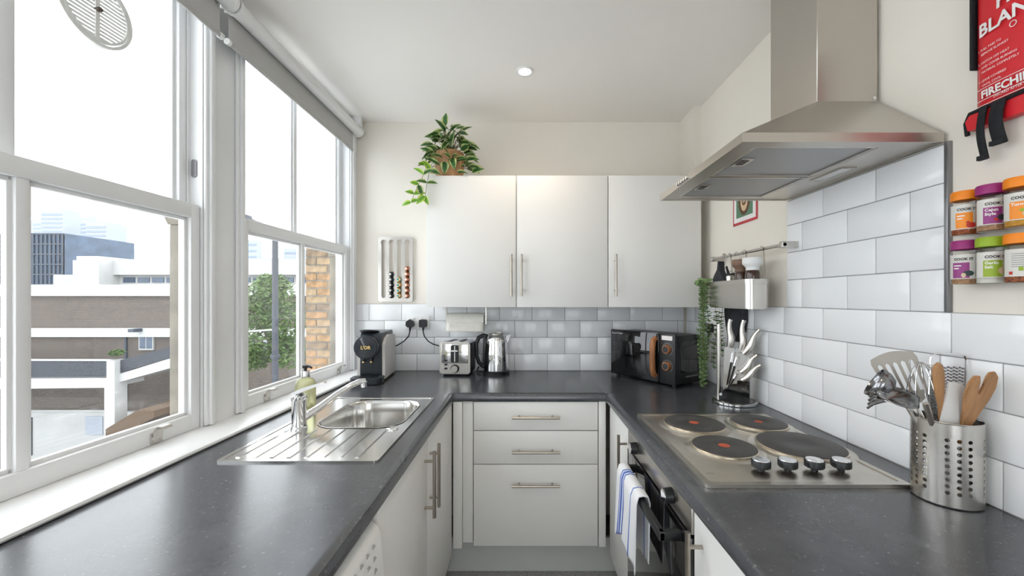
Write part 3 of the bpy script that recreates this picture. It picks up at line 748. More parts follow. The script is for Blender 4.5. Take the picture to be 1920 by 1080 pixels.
text('print', 'LAMONA', .016, lambda x, y: (-.215+x*.3-y*.0, -.232+x*-.0+y, .0083), 'print_grey', t)
# ---------------------------------------------------------------- cooker hood
hx0, hy0, hy1, hz = .523, .957, 1.533, 1.722
t = thing('cooker_hood', 'stainless steel chimney cooker hood above the hob', 'cooker hood', (1.006, 1.245, hz))
x0 = hx0-1.006; y0, y1 = hy0-1.245, hy1-1.245
cx0, cya, cyb, cz = -.172, -.108, .107, .186
b = MB()
V = lambda p: b.v(p)
A = [V(p) for p in ((x0, y0, .022), (0, y0, .022), (0, y1, .022), (x0, y1, .022))]
B = [V(p) for p in ((cx0, cya, cz), (0, cya, cz), (0, cyb, cz), (cx0, cyb, cz))]
for i in range(4): b.face([A[i], A[(i+1) % 4], B[(i+1) % 4], B[i]])
b.face(B)
b.build('canopy', 'steel_h', t, smooth=0)
b = MB(); b.plate([(x0, y0), (0, y0), (0, y1), (x0, y1)], [[(x0+.004, y0+.004), (-.004, y0+.004), (-.004, y1-.004), (x0+.004, y1-.004)]], Z, 0, .0225); b.build('rim', 'steel_h', t, smooth=0)
b = MB(); b.plate([(x0+.003, y0+.003), (-.003, y0+.003), (-.003, y1-.003), (x0+.003, y1-.003)], [[(x0+.055, y0+.045), (-.115, y0+.045), (-.115, y1-.035), (x0+.055, y1-.035)]], Z, .004, .006); b.build('underside', 'steel_h', t, smooth=0)
# the mesh filters
def filt():
    m, nt, p = _nt('aluminium mesh filter'); L = nt.links
    tc = nt.nodes.new('ShaderNodeTexCoord'); w1_ = nt.nodes.new('ShaderNodeTexWave'); w2_ = nt.nodes.new('ShaderNodeTexWave')
    w1_.bands_direction = 'X'; w2_.bands_direction = 'Y'
    for w in (w1_, w2_): w.inputs['Scale'].default_value = 55; L.new(tc.outputs['Object'], w.inputs['Vector'])
    mx = nt.nodes.new('ShaderNodeMath'); mx.operation = 'MULTIPLY'; L.new(w1_.outputs['Fac'], mx.inputs[0]); L.new(w2_.outputs['Fac'], mx.inputs[1])
    r = nt.nodes.new('ShaderNodeValToRGB'); r.color_ramp.elements[0].color = (.55, .55, .56, 1); r.color_ramp.elements[1].color = (.16, .16, .17, 1)
    L.new(mx.outputs[0], r.inputs[0]); L.new(r.outputs[0], p.inputs['Base Color']); p.inputs['Metallic'].default_value = .6; p.inputs['Roughness'].default_value = .45
    return m
M['filter'] = filt()
fx0, fx1, ym = x0+.055, -.115, .005
for ya, yb in ((y0+.045, ym-.004), (ym+.004, y1-.035)):
    f = MB().box(fx0+.004, fx1-.004, ya+.004, yb-.004, .010, .016).build('filter', 'filter', t, smooth=0)
    MB().plate([(fx0, ya), (fx1, ya), (fx1, yb), (fx0, yb)], [[(fx0+.008, ya+.008), (fx1-.008, ya+.008), (fx1-.008, yb-.008), (fx0+.008, yb-.008)]], Z, .005, .011).build('filter_frame', 'steel', f, smooth=0)
    yc = (ya+yb)/2
    MB().box(fx0+.018, fx0+.055, yc-.030, yc+.030, .0065, .0095, .001).build('latch_plate', 'steel', f)
    MB().box(fx0+.026, fx0+.046, yc-.018, yc+.018, .0055, .0066).build('latch', 'black', f)
MB().box(-.088, -.050, -.09, .03, .0005, .004, .001).build('lamp_cover', 'white_pl', t)
MB().plate(rrect(-.092, -.046, -.095, .035, .004, 2), [rrect(-.087, -.051, -.089, .029, .004, 2)], Z, -.001, .004).build('lamp_frame', 'steel', t)
b = MB(); b.box(cx0, .0, cya, cyb, cz-.002, ZC-hz-.001, .0015, 1); b.build('chimney', 'steel_h', t)
for i in range(5):
    MB().cyl((x0-.007, .03+i*.019, .011), (x0, .03+i*.019, .011), .0055, seg=12).build('button', 'chrome', t)
MB().cyl((-.012, cya-.004, cz+.008), (-.012, cya+.004, cz+.008), .005, seg=10).build('screw', 'chrome', t)

# ================================================================ ON THE FAR WORKTOP
# coffee machine: local -y is the front
t = thing('coffee_machine', 'black and pale grey capsule coffee machine in the corner by the window', 'coffee machine', (-.835, 2.28, .90), math.radians(6))
b = MB(); b.prism(rrect(-.13, .14, .02, .262, .03, 6), X, -.056, .056); bd_ = b.build('body', 'charcoal', t)
b = MB(); b.prism([(-.125, .012), (.135, .012), (.145, .03), (.142, .20), (.12, .235), (-.02, .245), (-.085, .232), (-.125, .20)], X, .057, .072); b.build('side_panel', 'pale_pl', t)
b = MB(); b.prism([(-.125, .012), (.135, .012), (.145, .03), (.142, .20), (.12, .235), (-.02, .245), (-.085, .232), (-.125, .20)], X, -.072, -.057); b.build('side_panel', 'pale_pl', t)
hd = MB(); hd.M = Matrix.Translation((-.018, -.132, .188)) @ Matrix.Rotation(PI/2, 4, 'X')
hd.lathe([(.0, -.03), (.062, -.03), (.066, -.01), (.064, .02), (.056, .030), (0, .034)], seg=36); h_ = hd.build('brew_head', 'smoke', t)
hd = MB(); hd.M = Matrix.Translation((-.018, -.132, .188)) @ Matrix.Rotation(PI/2, 4, 'X'); hd.tube([(.061*math.cos(a*PI/18), .061*math.sin(a*PI/18), .024) for a in range(36)], .0035, 8, closed=True); hd.build('ring', 'charcoal', h_)
M['gold'] = mat('gold print', (.75, .55, .22), .35, .7)
text('emblem', "L'OR", .024, lambda x, y: (-.018+x, -.1675, .180+y), 'gold', h_, 'CENTER', .001)
b = MB(); b.lathe([(.0, .0), (.045, .003), (.052, .010), (.045, .016), (0, .018)], (0, 0, 0), 28, sx=1.0, sy=1.25); lv = b.build('lever', 'black', t); lv.location = (-.02, -.085, .258); lv.rotation_euler = (math.radians(-8), 0, 0)
for x in (-.036, .004):
    n = MB().cyl((x, -.140, .135), (x, -.140, .112), .010, .007, seg=14).build('spout', 'charcoal', t)
    MB().cyl((x, -.140, .112), (x, -.140, .105), .006, seg=12).build('spout_tip', 'gold', n)
b = MB(); b.prism(rrect(-.088, .074, -.225, -.115, .035, 8), Z, .004, .034); tr_ = b.build('drip_tray', 'charcoal', t)
b = MB()
for i in range(5): b.box(-.05+i*.02, -.04+i*.02, -.20, -.135, .0342, .0362)
b.build('grille', 'black', tr_, smooth=0)
text('print', 'PHILIPS', .010, lambda x, y: (-.008+x, -.2256, .017+y), 'print_white', tr_, 'CENTER')
box('foot', 'black', t, -.06, .06, -.11, .13, 0, .02, .003)

# toaster: front faces the room
t = thing('toaster', 'polished steel two slot toaster beside the kettle', 'toaster', (-.391, 2.385, .90), math.radians(-4))
b = MB(); b.prism(rrect(-.082, .082, .018, .198, .016, 5), Y, -.078, .082); b.build('body', 'chrome', t)
b = MB(); b.prism(rrect(-.090, .090, .014, .196, .018, 5), Y, -.084, -.076); fr = b.build('front_plate', 'steel', t)
M['polish'] = mat('polished front steel', (.68, .67, .66), .12, 1, var=.04, scale=14, bump=.25, bscale=9)
MB().box(-.078, .078, -.0865, -.083, .075, .186, .002).build('front_panel', 'polish', fr)
MB().prism(rrect(-.022, .024, .080, .180, .010, 5), Y, -.090, -.086).build('lever_slot', 'black', fr)
MB().box(-.0015, .0035, -.0915, -.089, .085, .175).box(-.018, .020, -.100, -.089, .143, .151, .002).build('lever', 'white_pl', fr)
k = MB().cyl((.001, -.083, .044), (.001, -.105, .044), .021, .019, seg=26).build('browning_dial', 'steel', fr)
MB().tube([(.001+.0225*math.cos(a*PI/12), -.090, .044+.0225*math.sin(a*PI/12)) for a in range(24)], .002, 6, closed=True).build('dial_ring', 'black', fr)
for z in (.045, .068, .092): MB().prism(rrect(-.060, -.042, z-.005, z+.005, .004, 4), Y, -.089, -.084).build('button', 'black', fr)
for x in (-.032, .032): MB().box(x-.014, x+.014, -.055, .065, .1975, .1995, .001).build('bread_slot', 'black', t)
for s in (-1, 1): MB().prism(rrect(-.072, .076, .02, .188, .03, 5), X, s*.083, s*.089).build('side_panel', 'black', t)
MB().box(-.072, .072, -.07, .075, .0, .02, .004).build('base', 'black', t)
# kettle
t = thing('kettle', 'polished steel jug kettle with a black handle', 'kettle', (-.163, 2.385, .90))
MB().lathe([(.078, .0), (.079, .018), (.074, .024)], seg=36).build('power_base', 'black', t)
b = MB(); b.lathe([(.073, .024), (.0735, .03), (.070, .12), (.064, .20), (.059, .222), (.050, .232), (.048, .236)], seg=44); b.build('body', 'chrome', t)
b = MB(); b.lathe([(.049, .234), (.047, .240), (.025, .244), (0, .245)], seg=32); b.box(.005, .035, -.012, .012, .243, .250, .003); b.build('lid', 'steel', t)
b = MB(); b.prism([(.052, .190), (.060, .228), (.088, .236), (.084, .222), (.066, .185)], lambda a, c, q: (a, q*(1 if a < .07 else .3), c), -.022, .022); b.build('spout', 'chrome', t)
b = MB(); b.tube([(-.052, 0, .222), (-.075, -.004, .230), (-.105, -.006, .215), (-.120, -.008, .175), (-.118, -.008, .115), (-.104, -.006, .068), (-.082, -.004, .045), (-.066, 0, .045)], [.012, .012, .0125, .012, .011, .011, .011, .012], 12); b.box(-.080, -.060, -.014, .014, .03, .225, .006); b.build('handle', 'black', t)
tag(MB().tube([(-.255, 2.375, .912), (-.272, 2.40, .908), (-.285, 2.43, .908), (-.276, 2.46, .930)], .0035, 8).build('power_cable', 'black', None), 'black cable on the worktop between toaster and kettle', 'cable')
# sockets, plugs and leads
def socket(label, loc, rz, w=.146):
    s = thing('wall_socket', label, 'socket', loc, rz)
    MB().box(-w/2, w/2, -.009, 0, -.043, .043, .004).build('face_plate', 'white_pl', s)
    for x in ((-w/4+.012, w/4-.012) if w > .1 else (0,)): MB().box(x-.006, x+.006, -.0125, -.008, .018, .032, .001).build('switch', 'white_pl', s)
    return s
socket('white double wall socket above the coffee machine', (-.655, DB-.010, 1.200), 0)
def plug(label, loc, rz, path, dome):
    p = thing('plug', label, 'plug', loc, rz)
    b = MB(); b.prism([(-.025, -.012), (-.022, .012), (0, .026), (.022, .012), (.025, -.012), (.012, -.024), (-.012, -.024)] if dome else rrect(-.023, .023, -.024, .024, .010, 4), Y, -.030, 0); b.build('plug_body', 'black', p)
    MB().tube([(0, -.014, -.022)]+path, [.008]+[.0035]*len(path), 8).build('lead', 'black', p)
plug('black plug with a pointed top, lead running to the coffee machine', (-.698, DB-.020, 1.195), 0, [(-.002, -.014, -.050), (-.010, -.010, -.078), (-.040, -.006, -.110), (-.080, -.004, -.135), (-.110, -.006, -.146)], True)
plug('black square plug, lead running to the toaster', (-.618, DB-.020, 1.195), 0, [(0, -.014, -.050), (.006, -.010, -.080), (.030, -.010, -.110), (.060, -.012, -.128), (.096, -.020, -.136), (.125, -.035, -.150)], False)
socket('white single wall socket in the corner behind the microwave', (XR-.010, 2.12, 1.195), -PI/2, .086)
plug('black round plug in the corner behind the microwave', (XR-.020, 2.12, 1.190), -PI/2, [(0, -.02, -.05), (.01, -.02, -.08)], False)
# kitchen roll under the wall cabinet
t = thing('kitchen_roll', 'white kitchen roll hanging under the wall cabinet', 'kitchen roll', (-.340, 2.36, 1.210))
b = MB(); R_ = .053
b.M = Matrix.Rotation(PI/2, 4, 'Y'); b.plate(circ(0, 0, R_, 36), [circ(0, 0, .018, 36)], Z, -.107, .107); b.M = Matrix.Identity(4)
b.build('paper', 'paper', t, smooth=50)
b = MB(); b.grid(lambda u, v: (-.107+.214*u, -R_-.001+.004*math.sin(v*3+u*4)*v, 0-.052*v-.004*u*v), 10, 6); sh = b.build('loose_sheet', 'paper', t, smooth=180); sh.modifiers.new('thick', 'SOLIDIFY').thickness = .001
b = MB(); b.cyl((-.118, 0, 0), (.122, 0, 0), .008, seg=12)
for x in (-.116, .118): b.box(x-.003, x+.003, -.012, .012, -.012, .0945)
b.build('holder', 'steel', t)
tag(MB().tube([(-.475, 2.44, 1.303), (-.473, 2.455, 1.26), (-.470, 2.468, 1.225)], .002, 6).build('light_cable', 'white_pl', None), 'thin white cable hanging from the underside of the wall cabinet', 'cable')
# microwave
t = thing('microwave', 'black microwave with a wood effect handle and dials, set across the corner', 'microwave', (.514, 2.352, .90), math.atan2(-.36, .243))
WM, HM, DM = .434, .258, .205
MB().box(.0, WM, .012, DM, .014, .014+HM-.012, .004).build('body', 'black', t)
MB().box(.0, .335, -.004, .014, .012, .012+HM, .005).build('door', 'blackgloss', t)
MB().box(.337, WM, -.004, .014, .012, .012+HM, .005).build('control_panel', 'black', t)
b = MB(); b.tube([(.318, -.004, .045), (.318, -.022, .055), (.318, -.030, .085), (.318, -.032, .145), (.318, -.030, .200), (.318, -.022, .232), (.318, -.004, .244)], [.013, .0145, .0145, .014, .0145, .0145, .013], 12, flat=.75); b.build('handle', 'handlewood', t)
for z in (.190, .105):
    k = MB().cyl((.388, -.004, z), (.388, -.020, z), .0235, .021, seg=28).build('dial', 'handlewood', t)
    MB().cyl((.388, -.020, z), (.388, -.023, z), .0155, seg=24).build('dial_cap', 'charcoal', k)
    b = MB()
    for i in range(14):
        a = math.radians(-50+i*20); c, s = math.cos(a), math.sin(a); r = .030
        p = Vector((.388+r*c, -.0044, z+r*s)); b.box(p.x-.0012, p.x+.0012, -.0046, -.0038, p.z-.0012, p.z+.0012)
    b.build('print', 'print_white', k, smooth=0)
box('sticker', 'print_white', t, .355, .418, -.0052, -.0038, .236, .258)
text('print', 'Russell Hobbs', .014, lambda x, y: (.012+x, -.0046, .245+y), 'print_white', t)
box('side_vent', 'blackgloss', t, WM-.001, WM+.002, .04, .18, .07, .23, .001); box('side_strip', 'trimgrey', t, WM-.001, WM+.0025, .08, .19, .045, .052)
for x in (.03, WM-.03):
    for y in (.03, DM-.03): MB().cyl((x, y, 0), (x, y, .016), .011, seg=12).build('foot', 'black', t)

# ---------------------------------------------------------------- capsule rack on the far wall
t = thing('capsule_rack', 'brushed steel wall rack for coffee capsules with four slots', 'capsule rack', (-.793, DB-.002, 1.328))
slots = (-.073, -.0245, .024, .0725)
holes = []
for x in slots:
    w, z0, z1 = .0135, .022, .36
    h = [(x-w, z0+w)]+[(x+w*math.cos(math.radians(a)), z0+w+w*math.sin(math.radians(a))) for a in (225, 270, 315)]+[(x+w, z0+w), (x+w, z1-.012)]
    h += [(x+.018*math.cos(math.radians(a)), z1+.006+.018*math.sin(math.radians(a))) for a in range(-40, 221, 26)]+[(x-w, z1-.012)]
    holes.append(h)
b = MB(); b.plate(rrect(-.107, .107, 0, .402, .016, 6), holes, Y, -.017, -.014); b.build('face_plate', 'steel', t, smooth=0)
b = MB(); b.plate(rrect(-.107, .107, 0, .402, .016, 6), [rrect(-.104, .104, .003, .399, .014, 6)], Y, -.015, -.002); b.build('edge', 'steel', t)
M['cap_black'] = mat('black capsule foil', (.02, .025, .03), .25, .6); M['cap_copper'] = mat('copper capsule foil', (.42, .16, .08), .25, .8)
M['cap_teal'] = mat('teal capsule foil', (.05, .30, .38), .25, .6); M['cap_gold'] = mat('gold capsule foil', (.65, .45, .20), .25, .8); M['cap_end'] = mat('pale capsule end', (.80, .72, .66), .35)
def capsule(i, col, m, ci, n, band=None, face='cap_end'):
    lab = '%s coffee capsule, %s in its rack column' % (col, 'bottom one' if i == 0 else ('top one' if i == n-1 else ordw(i+1)+' from the bottom'))
    c = thing('coffee_capsule', lab, 'coffee capsule', (-.793+slots[ci], DB-.019, 1.328+.036+i*.0335), group='coffee capsules in the wall rack')
    b = MB(); b.M = Matrix.Rotation(PI/2, 4, 'X'); b.lathe([(.0165, -.010), (.0168, -.0085), (.0155, -.007), (.0145, .010), (.0125, .018), (.008, .0205)], seg=22, cap=True); b.build('cup', m, c)
    b = MB(); b.M = Matrix.Rotation(PI/2, 4, 'X') @ Matrix.Translation((-.003, 0, 0)); b.lathe([(.0075, .0195), (.007, .0222), (0, .0225)], seg=16, cap=False); b.build('end_disc', face, c)
    if band: 
        b = MB(); b.M = Matrix.Rotation(PI/2, 4, 'X'); b.lathe([(.0148, .004), (.0147, .0095), (.0132, .0165)], seg=22, cap=False); b.build('band', band, c)
for i in range(5): capsule(i, 'black', 'cap_black', 1, 5)
for i in range(4): capsule(i, 'gold and teal', 'cap_gold', 2, 4, 'cap_teal' if i % 2 else None, 'cap_teal')
for i in range(6): capsule(i, 'copper', 'cap_copper', 3, 6)

# ---------------------------------------------------------------- potted plant on the wall cabinet
t = thing('potted_plant', 'variegated trailing plant in a coir pot on the wall cabinet', 'potted plant', (-.42, 2.27, 2.0135))
b = MB(); b.lathe([(.058, 0), (.075, .02), (.082, .09), (.080, .155), (.074, .158), (.072, .145), (0, .142)], seg=32); b.build('pot', 'soil', t)
def leafmesh(m, L=.075, Wd=.021):
    bm = bmesh.new(); uvl = bm.loops.layers.uv.new('UVMap'); rows = []; n = 8
    for i in range(n+1):
        f = i/n; w = Wd*math.sin(PI*min(1, f**.8))**.85*(1 if f < 1 else 0); z = -.35*L*f*f
        rows.append([bm.verts.new((s*w, L*f, z+abs(s)*w*.35)) for s in (-1, -.5, 0, .5, 1)])
    for i in range(n):
        for j in range(4):
            vs = [rows[i][j], rows[i][j+1], rows[i+1][j+1], rows[i+1][j]]
            try: f = bm.faces.new(vs)
            except ValueError: continue
            jj = [abs(j-2)/2, abs(j-1)/2, abs(j-1)/2, abs(j-2)/2]; ii = [i/n, i/n, (i+1)/n, (i+1)/n]
            for lp_, a, c in zip(f.loops, jj, ii): lp_[uvl].uv = (a, c)
    me = bpy.data.meshes.new('leaf'); bm.to_mesh(me); bm.free()
    for p in me.polygons: p.use_smooth = True
    me.materials.append(M[m]); return me
LM = [leafmesh('leaf1'), leafmesh('leaf1', .07, .024), leafmesh('leaf2', .068, .022), leafmesh('leaf1', .085, .016)]
rnd = random.Random(11)
def leaf(parent, p, d, roll, me, s=1):
    d = Vector(d).normalized(); n = Vector((roll, -1 if rnd.random() < .7 else .2, .6)); n = (n-d*n.dot(d)).normalized(); x = d.cross(n)
    o = link('leaf', me, parent); o.location = p; o.rotation_mode = 'QUATERNION'
    o.rotation_quaternion = Matrix((x, d, n)).transposed().to_quaternion(); o.scale = (s, s, s)
stems = MB()
for i in range(84):
    a = rnd.uniform(0, 2*PI); e = rnd.random()
    if i < 30 and math.sin(a) > .3: a = -a
    h = .10+.20*e; r = .035+.10*(1-e)*rnd.uniform(.45, 1)
    p = Vector((r*math.cos(a), r*math.sin(a)*.8, h-.10*max(0, r-.07)/.05*rnd.random()))
    p.z = max(p.z, .06 if p.y > -.1 else .03)
    stems.tube([(0.02*math.cos(a), .02*math.sin(a), .13), (p.x*.6, p.y*.6, p.z*.75+.03), p], .0014, 5)
    d = Vector((math.cos(a)+rnd.uniform(-.4, .4), math.sin(a)*.7+rnd.uniform(-.6, .2), rnd.uniform(-.7 if p.z > .13 else .0, .5)))
    leaf(t, p, d, rnd.uniform(-.6, .6), LM[rnd.choice((0, 0, 1, 1, 3))], rnd.uniform(.85, 1.2))
# upright and right-hand shoots
for p, d, k in (((-.02, -.01, .31), (-.1, -.3, 1), 1), ((.05, 0, .27), (.6, -.1, .5), 3), ((.09, 0, .22), (1, -.2, -.3), 3), ((.11, -.02, .12), (1, -.3, -.2), 0), ((.13, -.03, .04), (1, -.2, .5), 1), ((.06, -.085, .02), (1, -.4, .1), 1), ((-.01, -.09, .08), (.1, -.6, -1), 1), ((.03, -.09, .10), (.2, -.6, -.7), 0)):
    leaf(t, p, d, rnd.uniform(-.4, .4), LM[k], 1)
# trailing shoot over the cabinet edge
tp = [(-.06, -.05, .10), (-.09, -.11, .05), (-.115, -.135, -.005), (-.14, -.14, -.06), (-.165, -.14, -.11), (-.178, -.14, -.155)]
stems.tube(tp, .0013, 5); tp2 = [(-.06, -.06, .09), (-.085, -.125, .02), (-.095, -.14, -.05), (-.105, -.14, -.12)]; stems.tube(tp2, .0013, 5)
for p, d, k in ((tp[1], (-1, -.2, .45), 2), (tp[2], (-.75, -.2, .8), 2), (tp[2], (.5, -.3, .3), 1), (tp[3], (-1, -.2, .5), 2), (tp[3], (.4, -.3, -1), 0), (tp[4], (-.9, -.1, .5), 2), (tp[4], (.8, -.2, .2), 2), (tp[5], (-1, -.1, -.1), 2), (tp[5], (.7, -.2, .4), 2), (tp2[1], (-.3, -.4, .8), 2), (tp2[1], (.8, -.4, -.2), 1), (tp2[2], (-.6, -.3, .2), 0), (tp2[2], (.9, -.3, .1), 0), (tp2[3], (.3, -.3, -1), 2), (tp2[3], (-.7, -.3, -.6), 2)):
    leaf(t, p, d, rnd.uniform(-.5, .5), LM[k], rnd.uniform(.7, .9))
stems.build('stems', 'stem', t)

# ================================================================ RIGHT WALL
# tin sign (plain emblem)
t = thing('wall_sign', 'small green and red framed picture sign on the right wall below the hood', 'wall sign', (XR-.0005, 1.837, 1.694))
M['sign_red'] = mat('red border print', (.55, .05, .06), .4); M['sign_green'] = mat('green print', (.10, .22, .13), .4); M['sign_brown'] = mat('brown print', (.12, .05, .025), .4); M['sign_cream'] = mat('cream print', (.66, .50, .30), .4)
MB().box(-.003, 0, -.10, .10, 0, .28, .001).build('border', 'sign_red', t); box('margin', 'print_white', t, -.0036, -.0028, -.090, .090, .012, .268); box('panel', 'sign_green', t, -.0042, -.0034, -.068, .068, .032, .248)
def disc(name, m, x, cz, ry, rz_): MB().prism([(ry*math.cos(i*PI/16), cz+rz_*math.sin(i*PI/16)) for i in range(32)], X, x, -.0038).build(name, m, t, smooth=0)
disc('emblem', 'sign_brown', -.0048, .120, .050, .082); disc('emblem', 'sign_cream', -.0052, .108, .030, .052); disc('emblem', 'sign_brown', -.0056, .112, .020, .03)
text('emblem', 'B', .05, lambda x, y: (-.0060, -x, .095+y), 'sign_cream', t, 'CENTER')
# rail
XRAIL = .957
t = thing('utensil_rail', 'thin steel hanging rail on the right wall', 'rail', (XRAIL, 1.75, 1.546))
MB().cyl((0, -.285, 0), (0, .285, 0), .0065, seg=14).build('bar', 'steel', t)
for y in (-.275, .275):
    b = MB(); b.box(-.010, XR-XRAIL-.001, y-.010, y+.010, -.012, .012, .002); b.box(XR-XRAIL-.005, XR-XRAIL-.0005, y-.013, y+.013, -.03, .03, .001); b.build('bracket', 'steel', t)
def hook(y, label):
    h = MB(); h.tube([(XRAIL-.004, y, 1.538), (XRAIL-.010, y, 1.548), (XRAIL-.002, y, 1.558), (XRAIL+.008, y, 1.552), (XRAIL+.010, y, 1.54), (XRAIL+.004, y+.006, 1.50), (XRAIL-.002, y+.01, 1.47), (XRAIL-.014, y+.01, 1.462), (XRAIL-.022, y+.01, 1.474)], .002, 6)
    tag(h.build('rail_hook', 'steel', None), label, 'hook', 'hooks on the rail')
hook(1.90, 'thin S hook holding the dark oven glove on the rail'); hook(1.80, 'thin S hook on the rail, second from the far end'); hook(1.735, 'thin S hook on the rail near its middle')
# steel container hanging from the rail
t = thing('hanging_caddy', 'brushed steel box hanging from the rail, holding two grinders', 'container', (.916, 1.72, 1.306))
outer = rrect(-.048, .045, -.170, .170, .026, 6); inner = rrect(-.0455, .0425, -.1675, .1675, .0245, 6)
b = MB(); b.plate(outer, [inner], Z, .004, .100); b.prism(rrect(-.044, .041, -.166, .166, .024, 6), Z, 0, .005)
b.build('box', 'steel', t); b = MB(); b.plate(rrect(-.0505, .0475, -.1725, .1725, .027, 6), [inner], Z, .098, .118); b.build('rim', 'steel', t)
for y in (-.125, .0, .125):
    b = MB(); b.tube([(.044, y, .07), (.047, y, .12), (.043, y, .20), (.040, y, .240), (.033, y, .2505), (.031, y, .238)], .010, 6, flat=.12); b.build('strap', 'steel', t)
M['terracotta'] = mat('matt brown grinder plastic', (.20, .12, .08), .6); M['smoke_glass'] = mat('brown pepper glass', (.06, .03, .02), .08, var=.4, scale=60, coat=.5)
def grinder(label, loc, m, s):
    g = thing('grinder', label, 'grinder', loc)
    MB().lathe([(.027*s, 0), (.030*s, .006), (.029*s, .125), (.027*s, .142), (.024*s, .150)], seg=26).build('glass_body', 'smoke_glass', g)
    MB().lathe([(.0255*s, .149), (.0255*s, .158), (.028*s, .163), (.037*s, .172), (.039*s, .178), (.039*s, .196), (.037*s, .199), (0, .1995)], seg=30).build('grinder_top', m, g)
grinder('pepper grinder with a matt brown top in the steel caddy', (.914, 1.678, 1.3112), 'terracotta', .93)
grinder('salt grinder with a white top in the steel caddy', (.914, 1.598, 1.3112), 'white_pl', .95)
tag(MB().lathe([(.016, 0), (.016, .11), (.018, .112), (.018, .135), (.012, .139), (0, .139)], (.914, 1.775, 1.3112), 20).build('steel_shaker', 'steel', None), 'small steel shaker behind the brown grinder in the caddy', 'shaker')
# oven glove
t = thing('oven_glove', 'charcoal cloth oven glove hanging behind the steel caddy', 'oven glove', (.988, 1.86, 1.15))
b = MB(); b.prism([(-.055, .03), (-.035, .005), (0, -.005), (.035, .008), (.058, .04), (.075, .10), (.080, .20), (.070, .31), (-.060, .31), (-.075, .22), (-.07, .10)], lambda a, c, q: (q, a, c), -.020, .016)
bmesh.ops.bevel(b.bm, geom=b.bm.edges[:], offset=.008, segments=2, affect='EDGES'); b.build('glove', 'dark_cloth', t, smooth=80)
b = MB(); b.box(-.030, -.020, -.07, .078, .255, .315, .004); b.build('cuff', 'dark_cloth', t)
MB().tube([(-.016, .03, .31), (-.022, .045, .345), (-.020, .050, .352), (-.014, .042, .30)], .005, 6).build('loop', 'dark_cloth', t)
tag(MB().prism([(0, 0), (.11, .0), (.12, .02), (.075, .075), (.070, .115), (.060, .118), (.052, .080), (.02, .05)], lambda a, c, q: (q, 1.885-a, 1.40+c), .885, .91).build('folded_cloth', 'dark_cloth', None), 'folded charcoal cloth poking out of the far end of the steel caddy', 'cloth')
# trailing plant at the caddy end
t = thing('trailing_plant', 'artificial trailing plant with small round leaves hanging from the steel caddy', 'trailing plant', (.875, 1.895, 1.42))
rnd = random.Random(5)
def strand(dx, dy, ln, side):
    b = MB(); n = int(ln/.011)
    P_ = [(dx*.5, dy*.6, .0), (dx, dy, -.015)]+[(dx+.006*math.sin(k*.6+side), dy+.004*math.cos(k*.5), -.015-ln*k/14) for k in range(1, 15)]
    b.tube(P_, .0012, 5); st = b.build('strand', 'stem', t)
    lf = MB()
    for k in range(n):
        z = -.012-ln*k/n
        for s in (0, 1):
            a = (k % 2)*PI/2+s*PI+rnd.uniform(-.4, .4); r = .0105*rnd.uniform(.7, 1.2)
            c = Vector((dx+.006*math.sin((-z/ln*14)*.6+side)+math.cos(a)*.010, dy+math.sin(a)*.010, z+rnd.uniform(-.003, .003)))
            ax = Vector((math.cos(a), math.sin(a), .5)).normalized(); up = ax.orthogonal().normalized(); w = ax.cross(up)
            q = Vector((math.cos(a), math.sin(a), .0)); up = (Vector((0, 0, 1))*.5+q).normalized(); w = Vector((-math.sin(a), math.cos(a), 0))
            lf.face([lf.v(c+up*r*math.cos(i*PI/3)+w*r*math.sin(i*PI/3)) for i in range(6)])
    o = lf.build('leaflets', 'leaf3', st, smooth=0, recalc=False); o['kind'] = 'stuff'
for q in ((-.030, .012, .47, 0), (-.034, -.025, .43, 1), (-.008, .040, .46, 2), (.020, .050, .36, 3), (-.030, -.006, .485, 5), (.047, .030, .40, 4), (.070, .018, .34, 6)): strand(*q)
tuft = MB()
for k in range(60):
    a = rnd.uniform(0, 2*PI); c = Vector((rnd.uniform(-.04, .02), rnd.uniform(.004, .06), rnd.uniform(-.01, .02))); up = Vector((math.cos(a), math.sin(a), rnd.uniform(-.2, .8))).normalized(); w = up.orthogonal().normalized(); r = .010
    tuft.face([tuft.v(c+up*r*math.cos(i*PI/3)+w*r*math.sin(i*PI/3)) for i in range(6)])
o = tuft.build('leaflets', 'leaf3', t, smooth=0, recalc=False); o['kind'] = 'stuff'

# ---------------------------------------------------------------- knife stand
KX, KY = .8565, 1.757
e = Vector((.833, -.553, 0)).normalized(); nrm = Vector((-.553, -.833, 0)).normalized()   # fan plane, towards the camera
t = thing('knife_stand', 'fan shaped knife stand with a chrome pole and round base', 'knife stand', (.907, 1.722, .90))
def kp(u, z, d=0): v = Vector((KX, KY, z))+e*u+nrm*d; return v
loc = Vector((.907, 1.722, .90))
b = MB(); b.lathe([(.085, 0), (.088, .003), (.088, .010), (.084, .013), (0, .013)], (0, 0, 0), 40); b.build('base', 'chrome', t)
b = MB(); b.lathe([(.080, .0132), (.079, .0155), (0, .016)], (0, 0, 0), 40, cap=False); b.build('base_pad', 'blackgloss', t)
pl = kp(0, 0)-loc
MB().cyl((pl.x, pl.y, .013), (pl.x, pl.y, .335), .0085, seg=18).cyl((pl.x, pl.y, .10), (pl.x, pl.y, .104), .0092, seg=18).cyl((pl.x, pl.y, .225), (pl.x, pl.y, .229), .0092, seg=18).build('pole', 'steel', t)
b = MB()
for d in (-.024, .024):
    b.prism([(.005, .915), (.085, .915), (.105, .985), (.060, .985), (.02, .95)], lambda a, c, q: tuple(kp(a, c, q)-loc), d-.0015, d+.0015)
b.prism([(.060, .915), (.12, .915), (.12, 1.0), (.075, 1.0)], lambda a, c, q: tuple(kp(a, c, q)-loc), -.02, .02); b.build('slot_body', 'blackgloss', t, smooth=0)
